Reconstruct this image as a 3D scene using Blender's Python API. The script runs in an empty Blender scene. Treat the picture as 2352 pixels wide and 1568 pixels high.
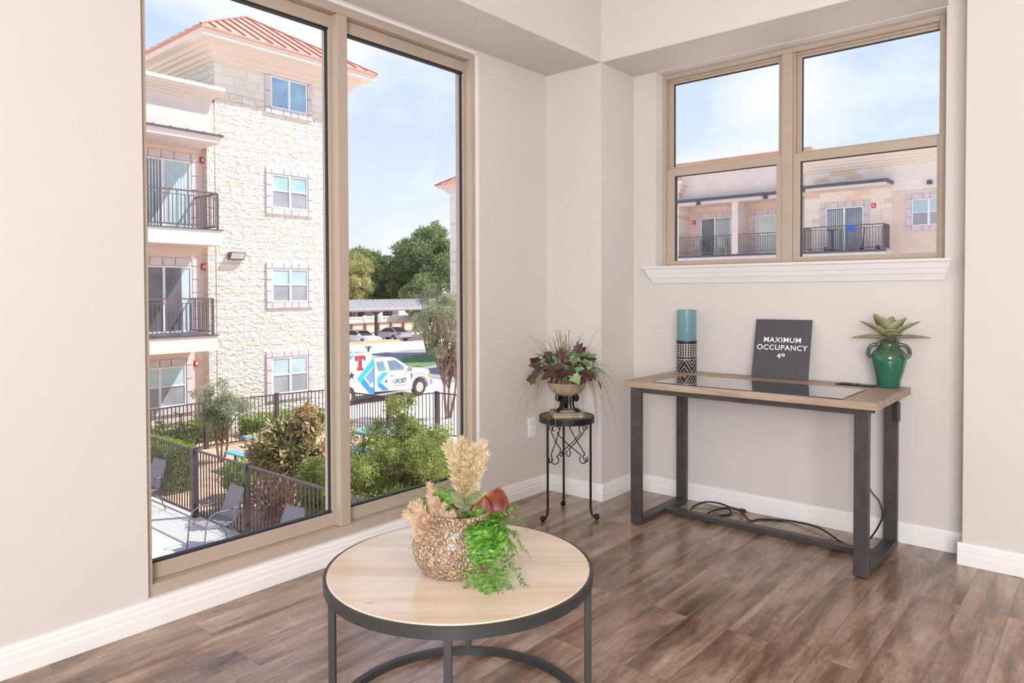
import bpy, math, random
from math import sin, cos, pi, radians, sqrt, atan2
from mathutils import Vector, Matrix, noise
random.seed(7)
SC = bpy.context.scene
COL = SC.collection

def lin(c):
    c = c/255.0
    return c/12.92 if c <= 0.04045 else ((c+0.055)/1.055)**2.4
def rgb(c, a=1.0): return (lin(c[0]), lin(c[1]), lin(c[2]), a)

# ---------------------------------------------------------------- materials
class NT:
    def __init__(s, name):
        s.m = bpy.data.materials.new(name); s.m.use_nodes = True
        s.t = s.m.node_tree; s.n = s.t.nodes; s.l = s.t.links
        s.b = s.n['Principled BSDF']
    def add(s, typ, **kw):
        n = s.n.new(typ)
        for k, v in kw.items(): setattr(n, k, v)
        return n
    def link(s, a, b): s.l.new(a, b)
    def pos(s): return s.add('ShaderNodeNewGeometry').outputs['Position']
    def objc(s): return s.add('ShaderNodeTexCoord').outputs['Object']
    def mapping(s, vec, scale=(1,1,1), loc=(0,0,0), rot=(0,0,0)):
        m = s.add('ShaderNodeMapping'); s.link(vec, m.inputs['Vector'])
        m.inputs['Scale'].default_value = scale; m.inputs['Location'].default_value = loc
        m.inputs['Rotation'].default_value = rot
        return m.outputs[0]
    def noise(s, vec, scale=5, detail=4, rough=.55, dist=0):
        n = s.add('ShaderNodeTexNoise'); s.link(vec, n.inputs['Vector'])
        n.inputs['Scale'].default_value = scale; n.inputs['Detail'].default_value = detail
        n.inputs['Roughness'].default_value = rough; n.inputs['Distortion'].default_value = dist
        return n.outputs['Fac']
    def ramp(s, fac, stops):
        r = s.add('ShaderNodeValToRGB'); s.link(fac, r.inputs['Fac'])
        e = r.color_ramp.elements
        while len(e) < len(stops): e.new(.5)
        for i, (p, c) in enumerate(stops):
            e[i].position = p; e[i].color = c if len(c) == 4 else rgb(c)
        return r.outputs['Color']
    def mix(s, fac, a, b, mode='MIX'):
        n = s.add('ShaderNodeMix', data_type='RGBA', blend_type=mode)
        for sock, v in ((n.inputs['Factor'], fac), (n.inputs[6], a), (n.inputs[7], b)):
            if isinstance(v, (int, float)): sock.default_value = v
            elif isinstance(v, tuple): sock.default_value = v
            else: s.link(v, sock)
        return n.outputs[2]
    def math(s, op, a, b=0.0):
        n = s.add('ShaderNodeMath', operation=op)
        for sock, v in ((n.inputs[0], a), (n.inputs[1], b)):
            if isinstance(v, (int, float)): sock.default_value = v
            else: s.link(v, sock)
        return n.outputs[0]
    def color(s, v):
        if isinstance(v, tuple): s.b.inputs['Base Color'].default_value = v
        else: s.link(v, s.b.inputs['Base Color'])
    def bump(s, h, strength=.3, dist=.01):
        b = s.add('ShaderNodeBump'); s.link(h, b.inputs['Height'])
        b.inputs['Strength'].default_value = strength; b.inputs['Distance'].default_value = dist
        s.link(b.outputs[0], s.b.inputs['Normal'])
    def set(s, rough=.5, metal=0, spec=None, coat=0):
        s.b.inputs['Roughness'].default_value = rough
        s.b.inputs['Metallic'].default_value = metal
        if spec is not None: s.b.inputs['Specular IOR Level'].default_value = spec
        s.b.inputs['Coat Weight'].default_value = coat
        return s.m

def mk(name, c, rough=.5, metal=0, var=.06, scale=8, bump=0, bscale=60, spec=None, coat=0):
    """plain painted / moulded surface with slight procedural mottling"""
    t = NT(name); v = t.pos()
    f = t.noise(v, scale, 3)
    lo = tuple(max(0, x*(1-var)) for x in c); hi = tuple(min(255, x*(1+var)) for x in c)
    t.color(t.ramp(f, [(.3, rgb(lo)), (.7, rgb(hi))]))
    if bump: t.bump(t.noise(v, bscale, 3), bump, .004)
    return t.set(rough, metal, spec, coat)

def leafmat(name, c1, c2, scale=14, rough=.55, c3=None, trans=.0):
    t = NT(name); f = t.noise(t.pos(), scale, 2)
    stops = [(.32, rgb(c1)), (.62, rgb(c2))] + ([(.74, rgb(c3))] if c3 else [])
    col = t.ramp(f, stops); t.color(col)
    m = t.set(rough)
    if trans:
        tr = t.add('ShaderNodeBsdfTranslucent'); t.link(col, tr.inputs['Color'])
        mx = t.add('ShaderNodeMixShader'); mx.inputs[0].default_value = trans
        t.link(t.b.outputs[0], mx.inputs[1]); t.link(tr.outputs[0], mx.inputs[2])
        t.link(mx.outputs[0], t.n['Material Output'].inputs['Surface'])
    return m

def glassmat(name, refl=.06, tint=(1, 1, 1, 1), rough=0.0, haze=0.0):
    m = bpy.data.materials.new(name); m.use_nodes = True
    n = m.node_tree.nodes; l = m.node_tree.links; n.clear()
    o = n.new('ShaderNodeOutputMaterial'); tr = n.new('ShaderNodeBsdfTransparent')
    g = n.new('ShaderNodeBsdfGlossy'); mx = n.new('ShaderNodeMixShader')
    tr.inputs[0].default_value = tint; g.inputs['Roughness'].default_value = rough
    lw = n.new('ShaderNodeFresnel'); lw.inputs[0].default_value = 1.25
    mt = n.new('ShaderNodeMath'); mt.operation = 'MULTIPLY'; mt.inputs[1].default_value = refl*10
    l.new(lw.outputs[0], mt.inputs[0]); l.new(mt.outputs[0], mx.inputs[0])
    l.new(tr.outputs[0], mx.inputs[1]); l.new(g.outputs[0], mx.inputs[2]); l.new(mx.outputs[0], o.inputs[0])
    return m

# ---------------------------------------------------------------- mesh builder
class MB:
    def __init__(s): s.v = []; s.f = []; s.mi = []; s.cm = 0; s.M = None
    def add(s, vs, fs):
        o = len(s.v)
        if s.M is not None: vs = [tuple(s.M @ Vector(p)) for p in vs]
        s.v += [tuple(p) for p in vs]; s.f += [tuple(i+o for i in f) for f in fs]; s.mi += [s.cm]*len(fs)
        return s
    def box(s, x0, x1, y0, y1, z0, z1):
        vs = [(x, y, z) for x in (x0, x1) for y in (y0, y1) for z in (z0, z1)]
        return s.add(vs, [(0,1,3,2),(4,6,7,5),(0,4,5,1),(2,3,7,6),(0,2,6,4),(1,5,7,3)])
    def bbox(s, x0, x1, y0, y1, z0, z1, b=.003):
        """box with chamfered edges"""
        vs=[];idx={}
        X=(x0,x1);Y=(y0,y1);Z=(z0,z1);sg=(1,-1)
        for i in (0,1):
            for j in (0,1):
                for k in (0,1):
                    for a in range(3):
                        p=[X[i],Y[j],Z[k]]
                        for q,ijk in enumerate((i,j,k)):
                            if q!=a: p[q]+=sg[ijk]*b
                        idx[(i,j,k,a)]=len(vs);vs.append(tuple(p))
        fs=[]
        for a in range(3):
            o=[q for q in range(3) if q!=a]
            for e in (0,1):
                ring=[]
                for (m,n) in ((0,0),(0,1),(1,1),(1,0)):
                    t=[0,0,0];t[a]=e;t[o[0]]=m;t[o[1]]=n;ring.append(idx[(*t,a)])
                if (e==1)==(a==1): ring=ring[::-1]
                fs.append(tuple(ring))
        for a in range(3):   # edges along axis a
            o=[q for q in range(3) if q!=a]
            for m in (0,1):
                for n in (0,1):
                    r=[]
                    for e,face in ((0,o[0]),(1,o[0]),(1,o[1]),(0,o[1])):
                        t=[0,0,0];t[a]=e;t[o[0]]=m;t[o[1]]=n;r.append(idx[(*t,face)])
                    fs.append(tuple(r))
        for i in (0,1):
            for j in (0,1):
                for k in (0,1): fs.append((idx[(i,j,k,0)],idx[(i,j,k,1)],idx[(i,j,k,2)]))
        return s.add(vs,fs)
    def beam(s, a, b, w, h, up=(0,0,1)):
        a=Vector(a);b=Vector(b);d=(b-a).normalized();u=Vector(up)
        if abs(d.dot(u))>.99: u=Vector((0,1,0))
        r=d.cross(u).normalized();u=r.cross(d)
        vs=[p+r*i*w/2+u*j*h/2 for p in (a,b) for i,j in ((-1,-1),(1,-1),(1,1),(-1,1))]
        return s.add(vs,[(3,2,1,0),(4,5,6,7),(0,1,5,4),(1,2,6,5),(2,3,7,6),(3,0,4,7)])
    def tube(s, pts, r, n=8, cap=True):
        pts=[Vector(p) for p in pts]
        rs=r if isinstance(r,(list,tuple)) else [r]*len(pts)
        t0=(pts[1]-pts[0]).normalized();u=t0.orthogonal().normalized();vs=[];fs=[]
        for i,p in enumerate(pts):
            t=(pts[min(i+1,len(pts)-1)]-pts[max(i-1,0)])
            t=t.normalized() if t.length>1e-9 else t0
            u=(u-t*u.dot(t))
            u=u.normalized() if u.length>1e-6 else t.orthogonal().normalized()
            w=t.cross(u)
            for k in range(n):
                a=2*pi*k/n;vs.append(p+(u*cos(a)+w*sin(a))*rs[i])
            if i:
                for k in range(n):
                    k2=(k+1)%n;fs.append(((i-1)*n+k,(i-1)*n+k2,i*n+k2,i*n+k))
        if cap: fs.append(tuple(range(n))[::-1]);fs.append(tuple((len(pts)-1)*n+k for k in range(n)))
        return s.add(vs,fs)
    def lathe(s, prof, c=(0,0,0), n=32, fr=None):
        """profile list of (radius, z); fr(a, r, z) may perturb the radius"""
        vs=[];fs=[];m=len(prof)
        for k in range(n):
            a=2*pi*k/n
            for (r,z) in prof:
                rr=fr(a,r,z) if fr else r
                vs.append((c[0]+rr*cos(a),c[1]+rr*sin(a),c[2]+z))
        for k in range(n):
            k2=(k+1)%n
            for i in range(m-1): fs.append((k*m+i,k2*m+i,k2*m+i+1,k*m+i+1))
        closed=prof[0]==prof[-1]
        if prof[0][0]>1e-6 and not closed: fs.append(tuple(k*m for k in range(n))[::-1])
        if prof[-1][0]>1e-6 and not closed: fs.append(tuple(k*m+m-1 for k in range(n)))
        return s.add(vs,fs)
    def prism(s, poly, a, b, O=(0,0,0), U=(1,0,0), V=(0,0,1), W=(0,1,0)):
        """2-D outline (u,v) extruded from a to b along W"""
        O=Vector(O);U=Vector(U);V=Vector(V);W=Vector(W);n=len(poly)
        vs=[O+U*u+V*v+W*a for u,v in poly]+[O+U*u+V*v+W*b for u,v in poly]
        fs=[tuple(range(n))[::-1],tuple(range(n,2*n))]+[(i,(i+1)%n,n+(i+1)%n,n+i) for i in range(n)]
        return s.add(vs,fs)
    def ball(s, c, r, n=12, m=8, sc=(1,1,1)):
        vs=[];fs=[]
        for i in range(m+1):
            t=pi*i/m
            for k in range(n):
                a=2*pi*k/n;vs.append((c[0]+r*sc[0]*sin(t)*cos(a),c[1]+r*sc[1]*sin(t)*sin(a),c[2]+r*sc[2]*cos(t)))
        for i in range(m):
            for k in range(n): fs.append((i*n+k,(i+1)*n+k,(i+1)*n+(k+1)%n,i*n+(k+1)%n))
        return s.add(vs,fs)
    def grid(s, P):
        """P[i][j] points"""
        a=len(P);b=len(P[0]);vs=[p for r in P for p in r]
        return s.add(vs,[(i*b+j,(i+1)*b+j,(i+1)*b+j+1,i*b+j+1) for i in range(a-1) for j in range(b-1)])
    def leaf(s, p, d, up, L, W, fold=.25, droop=.0):
        """small pointed leaf: 4-segment folded blade"""
        p=Vector(p);d=Vector(d).normalized();up=Vector(up);r=d.cross(up)
        r=r.normalized() if r.length>1e-6 else d.orthogonal().normalized()
        u=r.cross(d);pr=[(0,.12),(.35,1),(.7,.75),(1,.03)];vs=[]
        for t,w in pr:
            c=p+d*L*t-u*droop*L*t*t
            vs+= [c-r*W*.5*w+u*fold*W*.5*w, c, c+r*W*.5*w+u*fold*W*.5*w]
        fs=[]
        for i in range(3):
            for j in range(2):
                a=i*3+j;fs.append((a,a+1,a+4,a+3))
        return s.add(vs,fs)
    def quadleaf(s, p, d, r, L, W):
        return s.add([p, p+d*L*.5-r*W*.5, p+d*L, p+d*L*.5+r*W*.5],[(0,1,2,3)])
    def build(s, name, mat, parent=None, smooth=False, bevel=0, ang=35, **props):
        me=bpy.data.meshes.new(name)
        V=[Vector(p) for p in s.v]
        me.from_pydata([tuple(p) for p in V],[],s.f);me.validate();me.update()
        mats=mat if isinstance(mat,(list,tuple)) else [mat]
        for m in mats: me.materials.append(m)
        if len(mats)>1:
            for p,i in zip(me.polygons,s.mi): p.material_index=i
        import bmesh
        bm=bmesh.new();bm.from_mesh(me);bmesh.ops.recalc_face_normals(bm,faces=bm.faces) if len(s.f)<60000 and not props.pop('nonrm',False) else None
        bm.to_mesh(me);bm.free()
        o=bpy.data.objects.new(name,me);COL.objects.link(o)
        if smooth:
            for p in me.polygons: p.use_smooth=True
            md=o.modifiers.new('sm','EDGE_SPLIT');md.split_angle=radians(ang)
        if bevel:
            b=o.modifiers.new('bv','BEVEL');b.width=bevel;b.segments=2;b.limit_method='ANGLE'
        if parent is not None: attach(o,parent)
        return o

def wloc(o):
    l=Vector(o.location)
    return l
def attach(o, parent):
    o.parent=parent
    # parents are unrotated, unscaled empties/meshes: keep world coordinates
    l=Vector((0,0,0));q=parent
    while q is not None:
        l+=Vector(q.location)+ (Vector(q.matrix_parent_inverse.translation)); q=q.parent
    o.matrix_parent_inverse=Matrix.Translation(-l)
def tag(o, label=None, cat=None, group=None, kind=None):
    if label: o['label']=label
    if cat: o['category']=cat
    if group: o['group']=group
    if kind: o['kind']=kind
    return o
def thing(name, loc, label, cat, group=None, kind=None):
    o=bpy.data.objects.new(name,None);COL.objects.link(o);o.location=loc;o.empty_display_size=.1
    return tag(o,label,cat,group,kind)
def kids(o): return [c for c in bpy.data.objects if c.parent==o]
def dup(root, delta=(0,0,0), rz=0, label=None, group=None):
    ch=kids(root)
    r=root.copy();COL.objects.link(r)
    r.location=Vector(root.location)+Vector(delta);r.rotation_euler=(0,0,rz)
    if label: r['label']=label
    if group: r['group']=group
    for c in ch:
        d=c.copy();COL.objects.link(d);d.parent=r
        for g in kids(c):
            e=g.copy();COL.objects.link(e);e.parent=d
    return r
def struct(o): o['kind']='structure'; return o
def sm(t): return t*t*(3-2*t)
def text_mesh(s, size, mat, name, parent, origin, U, V, extrude=.001, bold=0, align='CENTER', space=1.0):
    cu=bpy.data.curves.new('t','FONT');cu.body=s;cu.size=size;cu.extrude=extrude;cu.offset=bold
    cu.align_x=align;cu.align_y='CENTER';cu.space_character=space
    o=bpy.data.objects.new('t',cu);COL.objects.link(o)
    dg=bpy.context.evaluated_depsgraph_get();me=bpy.data.meshes.new_from_object(o.evaluated_get(dg))
    bpy.data.objects.remove(o);bpy.data.curves.remove(cu)
    U=Vector(U).normalized();V=Vector(V).normalized();N=U.cross(V);O=Vector(origin)
    for v in me.vertices:
        c=v.co.copy();v.co=O+U*c.x+V*c.y+N*c.z
    me.materials.clear();me.materials.append(mat)
    ob=bpy.data.objects.new(name,me);COL.objects.link(ob)
    if parent is not None: attach(ob,parent)
    return ob

# ---------------------------------------------------------------- camera
yaw,pitch,roll,FPX,CY=0.70580,0.0203,-0.0034,1637.15,702.8
Fv=Vector((-sin(yaw)*cos(pitch),cos(yaw)*cos(pitch),-sin(pitch)))
R0=Vector((cos(yaw),sin(yaw),0));U0=R0.cross(Fv)*1.0
Rv=R0*cos(roll)+U0*sin(roll);Uv=U0*cos(roll)-R0*sin(roll)
cam=bpy.data.cameras.new('camera');co=bpy.data.objects.new('camera',cam);COL.objects.link(co)
co.matrix_world=Matrix(((Rv.x,Uv.x,-Fv.x,0),(Rv.y,Uv.y,-Fv.y,0),(Rv.z,Uv.z,-Fv.z,1.22),(0,0,0,1)))
cam.sensor_width=36;cam.lens=36*FPX/2352;cam.shift_y=-(784-CY)/2352;cam.clip_start=.05;cam.clip_end=600
SC.camera=co
# ---------------------------------------------------------------- material library
def wall_paint():
    t=NT('wall_paint');v=t.pos()
    t.color(t.ramp(t.noise(v,1.2,2),[(.3,rgb((213,208,205))),(.7,rgb((217,212,209)))]))
    t.bump(t.noise(v,180,2),.08,.002);return t.set(.6,spec=.3)
M_WALL=wall_paint()
M_CEIL=mk('ceiling_paint',(236,232,226),.7,var=.01,scale=2)
M_TRIM=mk('white_trim_paint',(238,237,236),.35,var=.01,scale=3)
M_FRAME=mk('tan_window_metal',(182,167,151),.36,var=.02,scale=3)
M_GASKET=mk('black_gasket',(38,38,42),.6)
M_GLASS=glassmat('window_glass',.05)
M_FARGLASS=NT('far_glass')
def farglass(name,c,c2,rough=.12):
    t=NT(name);v=t.pos()
    t.color(t.ramp(t.noise(v,1.1,2),[(.35,rgb(c)),(.65,rgb(c2))]));return t.set(rough,spec=.7)
bpy.data.materials.remove(M_FARGLASS.m)
M_BLUEGLASS=farglass('pale_blind_glass',(160,190,196),(190,212,214))
M_DARKGLASS=farglass('dark_glass',(96,92,100),(130,124,130))
M_SKYGLASS=farglass('sky_reflecting_glass',(120,160,196),(160,196,220))
def floor_mat():
    t=NT('vinyl_plank_floor');p=t.pos()
    sw=t.add('ShaderNodeSeparateXYZ');t.link(p,sw.inputs[0])
    cb=t.add('ShaderNodeCombineXYZ');t.link(sw.outputs[1],cb.inputs[0]);t.link(sw.outputs[0],cb.inputs[1])
    br=t.add('ShaderNodeTexBrick');t.link(cb.outputs[0],br.inputs['Vector'])
    br.offset=.37;br.inputs['Scale'].default_value=1;br.inputs['Brick Width'].default_value=1.22
    br.inputs['Row Height'].default_value=.152;br.inputs['Mortar Size'].default_value=.0014
    br.inputs['Color1'].default_value=(0,0,0,1);br.inputs['Color2'].default_value=(1,1,1,1);br.inputs['Mortar'].default_value=(.5,.5,.5,1)
    # per plank random -> shift the grain
    sh=t.add('ShaderNodeVectorMath',operation='SCALE');t.link(br.outputs['Color'],sh.inputs[0]);sh.inputs['Scale'].default_value=7.3
    ad=t.add('ShaderNodeVectorMath',operation='ADD');t.link(cb.outputs[0],ad.inputs[0]);t.link(sh.outputs[0],ad.inputs[1])
    g=ad.outputs[0]
    broad=t.noise(t.mapping(g,(1.1,6.5,1)),1.6,4,.6,.6)
    rings=t.noise(t.mapping(g,(2.2,7.5,1)),1.5,3,.55,1.8)
    fine=t.noise(t.mapping(g,(5,130,1)),1.0,5,.65,.3)
    cross=t.noise(t.mapping(g,(70,9,1)),1.0,3,.6,.2)
    base=t.ramp(broad,[(.28,rgb((88,67,54))),(.42,rgb((130,105,88))),(.54,rgb((163,137,119))),(.70,rgb((192,169,152)))])
    w=t.math('SINE',t.math('MULTIPLY',rings,34));w=t.math('MULTIPLY_ADD',w,.5);
    wv=t.ramp(w,[(.1,(.80,.79,.78,1)),(.5,(1,1,1,1))])
    c=t.mix(.75,base,wv,'MULTIPLY')
    c=t.mix(.5,c,t.ramp(fine,[(.34,(.66,.64,.62,1)),(.62,(1.14,1.12,1.10,1))]),'MULTIPLY')
    c=t.mix(.4,c,t.ramp(cross,[(.54,(1,1,1,1)),(.72,(1.6,1.52,1.45,1))]),'MULTIPLY')
    sepc=t.add('ShaderNodeSeparateColor');t.link(br.outputs['Color'],sepc.inputs[0])
    c=t.mix(1.0,c,t.ramp(sepc.outputs[0],[(0,(.86,.85,.84,1)),(.5,(1,.99,.98,1)),(1,(1.10,1.08,1.06,1))]),'MULTIPLY')
    c=t.mix(t.math('MULTIPLY',br.outputs['Fac'],.45),c,rgb((66,54,46)))
    t.color(c);t.bump(t.math('ADD',t.math('MULTIPLY',fine,.5),t.math('MULTIPLY',br.outputs['Fac'],-1.5)),.12,.002)
    r=t.ramp(fine,[(.3,(.17,.17,.17,1)),(.7,(.27,.27,.27,1))]);t.link(r,t.b.inputs['Roughness'])
    t.b.inputs['Specular IOR Level'].default_value=.85
    return t.m
M_FLOOR=floor_mat()
def wood(name,cs,axis=(1.5,30,30),rough=.45,dist=.5):
    t=NT(name);p=t.pos()
    f=t.noise(t.mapping(p,axis),1.2,5,.6,dist)
    f2=t.noise(t.mapping(p,tuple(a*3.5 for a in axis)),1.5,4,.6,.2)
    c=t.ramp(f,[(.3,rgb(cs[0])),(.5,rgb(cs[1])),(.7,rgb(cs[2]))])
    c=t.mix(.35,c,t.ramp(f2,[(.35,(.75,.73,.7,1)),(.65,(1.1,1.1,1.1,1))]),'MULTIPLY')
    t.color(c);t.bump(f2,.08,.001);return t.set(rough)
M_DESKWOOD=wood('grey_oak_laminate',[(146,124,108),(170,148,131),(190,170,154)],(1.6,26,26))
M_GUNMETAL=mk('brushed_gunmetal',(84,80,79),.42,metal=.55,var=.08,scale=20)
M_BLACKMETAL=mk('black_powder_metal',(44,43,44),.45,metal=.25,var=.08,scale=20)
M_WROUGHT=mk('black_wrought_iron',(24,22,22),.4,metal=.3,var=.1,scale=30)
M_CHARCOALMETAL=mk('charcoal_table_metal',(66,66,67),.45,metal=.35,var=.05,scale=10)
def travertine():
    t=NT('travertine_top');p=t.pos()
    R=radians(40.4)
    q=t.mapping(p,(1,1,1),rot=(0,0,-R))
    b=t.noise(t.mapping(q,(1.1,11,1)),1.5,5,.55,.35)
    c=t.ramp(b,[(.28,rgb((204,180,156))),(.45,rgb((222,203,182))),(.6,rgb((230,214,198))),(.75,rgb((214,190,164)))])
    pit=t.noise(t.mapping(q,(34,70,30)),1.0,3,.6,.4)
    rare=t.noise(q,6,2)
    pm=t.math('MULTIPLY',t.ramp(pit,[(.66,(0,0,0,1)),(.70,(1,1,1,1))]),t.ramp(rare,[(.5,(0,0,0,1)),(.62,(1,1,1,1))]))
    c=t.mix(t.math('MULTIPLY',pm,.7),c,rgb((140,112,88)))
    t.color(c);return t.set(.16,spec=.55)
M_TRAV=travertine()
M_BLUEGLAZE=mk('dusty_teal_glaze',(112,152,160),.22,var=.03,scale=10,coat=.4)
M_MATTEBLACK=mk('matte_black_ceramic',(38,34,36),.45,var=.05)
M_WHITEPAINT=mk('white_line_paint',(235,232,228),.5,var=.01)
M_SIGN=mk('charcoal_sign_board',(72,70,76),.4,var=.02)
M_LETTER=mk('white_lettering',(250,250,250),.4,var=.0)
M_PADGLASS=mk('glossy_black_pad',(22,21,22),.04,spec=.9,coat=1)
M_BLACKPLASTIC=mk('black_plastic',(28,27,28),.35)
M_CORD=mk('black_rubber_cord',(18,17,18),.45)
M_BRASS=mk('plug_prong',(200,170,140),.3,metal=1)
M_WHITEPLASTIC=mk('white_plastic',(242,241,238),.35,var=.01)
M_SLOT=mk('outlet_slot',(60,58,56),.6)
def green_vase():
    t=NT('green_drip_glaze');p=t.objc();s=t.add('ShaderNodeSeparateXYZ');t.link(t.pos(),s.inputs[0])
    a=t.noise(t.mapping(t.pos(),(28,28,3)),1.0,2,.5)
    z=t.math('ADD',s.outputs[2],t.math('MULTIPLY',a,-.11))
    mr=t.add('ShaderNodeMapRange');t.link(z,mr.inputs[0]);mr.inputs[1].default_value=.82;mr.inputs[2].default_value=.885
    c=t.ramp(mr.outputs[0],[(0,rgb((38,104,80))),(.42,rgb((34,118,90))),(.5,rgb((26,62,48))),(.58,rgb((78,92,62))),(1,rgb((58,88,68)))])
    t.color(c);return t.set(.12,coat=.6)
M_VASE=green_vase()
def pot_ceramic():
    t=NT('carved_brown_ceramic');v=t.pos()
    vo=t.add('ShaderNodeTexVoronoi',feature='DISTANCE_TO_EDGE')
    q=t.add('ShaderNodeVectorMath',operation='ADD');nz=t.add('ShaderNodeTexNoise');t.link(v,nz.inputs['Vector']);nz.inputs['Scale'].default_value=22
    sc=t.add('ShaderNodeVectorMath',operation='SCALE');t.link(nz.outputs['Color'],sc.inputs[0]);sc.inputs['Scale'].default_value=.035
    t.link(v,q.inputs[0]);t.link(sc.outputs[0],q.inputs[1]);t.link(t.mapping(q.outputs[0],(1,1,.62)),vo.inputs['Vector']);vo.inputs['Scale'].default_value=96
    d=vo.outputs['Distance']
    v2=t.add('ShaderNodeTexVoronoi');v2.inputs['Scale'].default_value=96;t.link(vo.inputs['Vector'].links[0].from_socket,v2.inputs['Vector']);dm=t.ramp(v2.outputs['Distance'],[(.10,(0,0,0,1)),(.24,(1,1,1,1))])
    c=t.ramp(d,[(.0,rgb((70,50,38))),(.035,rgb((112,86,66))),(.10,rgb((186,158,132))),(.5,rgb((210,186,160)))])
    brk=t.ramp(t.noise(v,95,2,.5,.4),[(.40,(0,0,0,1)),(.55,(.75,.75,.75,1))])
    c=t.mix(brk,c,rgb((200,174,148)))
    c=t.mix(1.0,c,t.mix(.8,rgb((255,255,255)),dm),'MULTIPLY')
    t.color(c);t.bump(t.math('MULTIPLY',t.ramp(d,[(0,(0,0,0,1)),(.25,(1,1,1,1))]),dm),.9,.007);return t.set(.3,coat=.3)
M_POT=pot_ceramic()
M_POTIN=mk('dark_glaze_groove',(84,64,48),.5)
M_FERN=leafmat('bright_fern_green',(62,124,26),(116,178,60),40,.45,(168,212,108),trans=.25)
M_FERNSTEM=mk('fern_stem',(104,130,60),.6)
M_FERNDARK=leafmat('cool_fern_green',(70,130,56),(136,182,110),40,.55,trans=.25)
M_PLUME=leafmat('golden_plume',(222,204,164),(238,224,190),60,.8,(250,240,216),trans=.3)
M_PLUMEPINK=leafmat('tan_plume',(222,194,164),(238,216,190),60,.8,(250,236,218),trans=.3)
M_OLIVE=leafmat('olive_leaf',(98,102,66),(140,138,96),20,.6)
M_REDLEAF=leafmat('rust_leaf',(112,52,38),(160,86,66),18,.4,(186,110,60),trans=.2)
M_MOSS=mk('dried_moss',(120,92,66),.9,var=.4,scale=60)
M_GRASS=leafmat('variegated_grass_blade',(96,106,62),(146,148,96),50,.6,(190,186,138))
M_BURG=leafmat('burgundy_ivy_leaf',(72,48,50),(104,62,66),30,.55,(96,100,90))
M_IVY=leafmat('pale_green_ivy_leaf',(112,146,100),(156,184,128),25,.6,(72,96,80))
M_URN=mk('aged_stone_urn',(166,146,128),.6,var=.12,scale=25,bump=.15)
M_STANDTOP=mk('mottled_bronze_top',(74,64,58),.35,var=.2,scale=25)
M_AGAVE=leafmat('sage_agave_leaf',(128,132,100),(164,164,124),14,.5,(160,128,98))
M_ROOT=mk('dry_root_fibre',(112,98,86),.8,var=.3,scale=80)
# ================================================================ ROOM
XL,YR,PX,PY,ZS,ZC=-2.684,3.843,-2.285,3.479,2.536,3.05
XE,YB=3.6,-3.2
struct(MB().box(XL-.2,XE,YB,4.05,-.12,0).build('floor',M_FLOOR))
struct(MB().box(XL-.2,XE,YB,4.05,ZC,ZC+.12).build('ceiling',M_CEIL))
T=.17
b=MB()
b.box(XL-T,XL,YB,1.1,0,ZC).box(XL-T,XL,2.866,4.05,0,ZC).box(XL-T,XL,1.1,2.866,0,.105).box(XL-T,XL,1.1,2.866,2.524,ZC)
b.box(XL-T-.02,XL-T,YB,4.05,-3.1,-.0)
struct(b.build('wall_left',M_WALL))
b=MB();OX0,OX1,OZ0,OZ1=-2.135,-.622,1.366,2.532
b.box(XL,OX0,YR,YR+T,0,ZC).box(OX1,-.522,YR,YR+T,0,ZC).box(OX0,OX1,YR,YR+T,0,OZ0).box(OX0,OX1,YR,YR+T,OZ1,ZC)
b.box(-.522,XE,3.702,YR+T,0,ZC)
struct(b.build('wall_right',M_WALL))
struct(MB().box(XE,XE+.15,YB,4.05,0,ZC).build('wall_east',M_WALL))
struct(MB().box(XL-.2,XE+.15,YB-.15,YB,0,ZC).build('wall_rear',M_WALL))
struct(MB().box(XL,PX,PY,YR,0,ZS).build('wall_corner_pillar',M_WALL))
b=MB();b.box(XL,PX,YB,YR,ZS,ZC).box(PX,-.615,PY,YR,ZS,ZC)
struct(b.build('ceiling_soffit',M_WALL))
M_ROOF=mk('roof_membrane',(180,176,170),.8)
struct(MB().box(XL-.5,XE+.3,YB-.3,4.95,ZC+.13,ZC+.4).box(XL-.5,XE+.3,4.05,4.95,2.92,ZC+.13).build('roof',M_ROOF))  # out-of-view eave added past the right window, sized to block direct sun
# baseboards : profile (distance from wall, height)
BP=[(0,0),(.017,0),(.017,.046),(.014,.05),(.014,.07),(.010,.074),(.010,.086),(.006,.096),(0,.097)]
def baseb(name,a,b,n,ext=(0,0)):
    a=Vector((*a,0));b=Vector((*b,0));w=(b-a).normalized();L=(b-a).length
    m=MB().prism(BP,-ext[0],L+ext[1],O=a,U=Vector((*n,0)),V=(0,0,1),W=w)
    return struct(m.build(name,M_TRIM))
baseb('baseboard_left',(XL,YB),(XL,PY),(1,0))
baseb('baseboard_pillar_front',(XL,PY),(PX,PY),(0,-1),(0,.017))
baseb('baseboard_pillar_side',(PX,PY),(PX,YR),(1,0),(.0,0))
baseb('baseboard_right',(PX,YR),(-.522,YR),(0,-1))
baseb('baseboard_right_step',(-.522,3.702),(XE,3.702),(0,-1),(.017,0))
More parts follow.
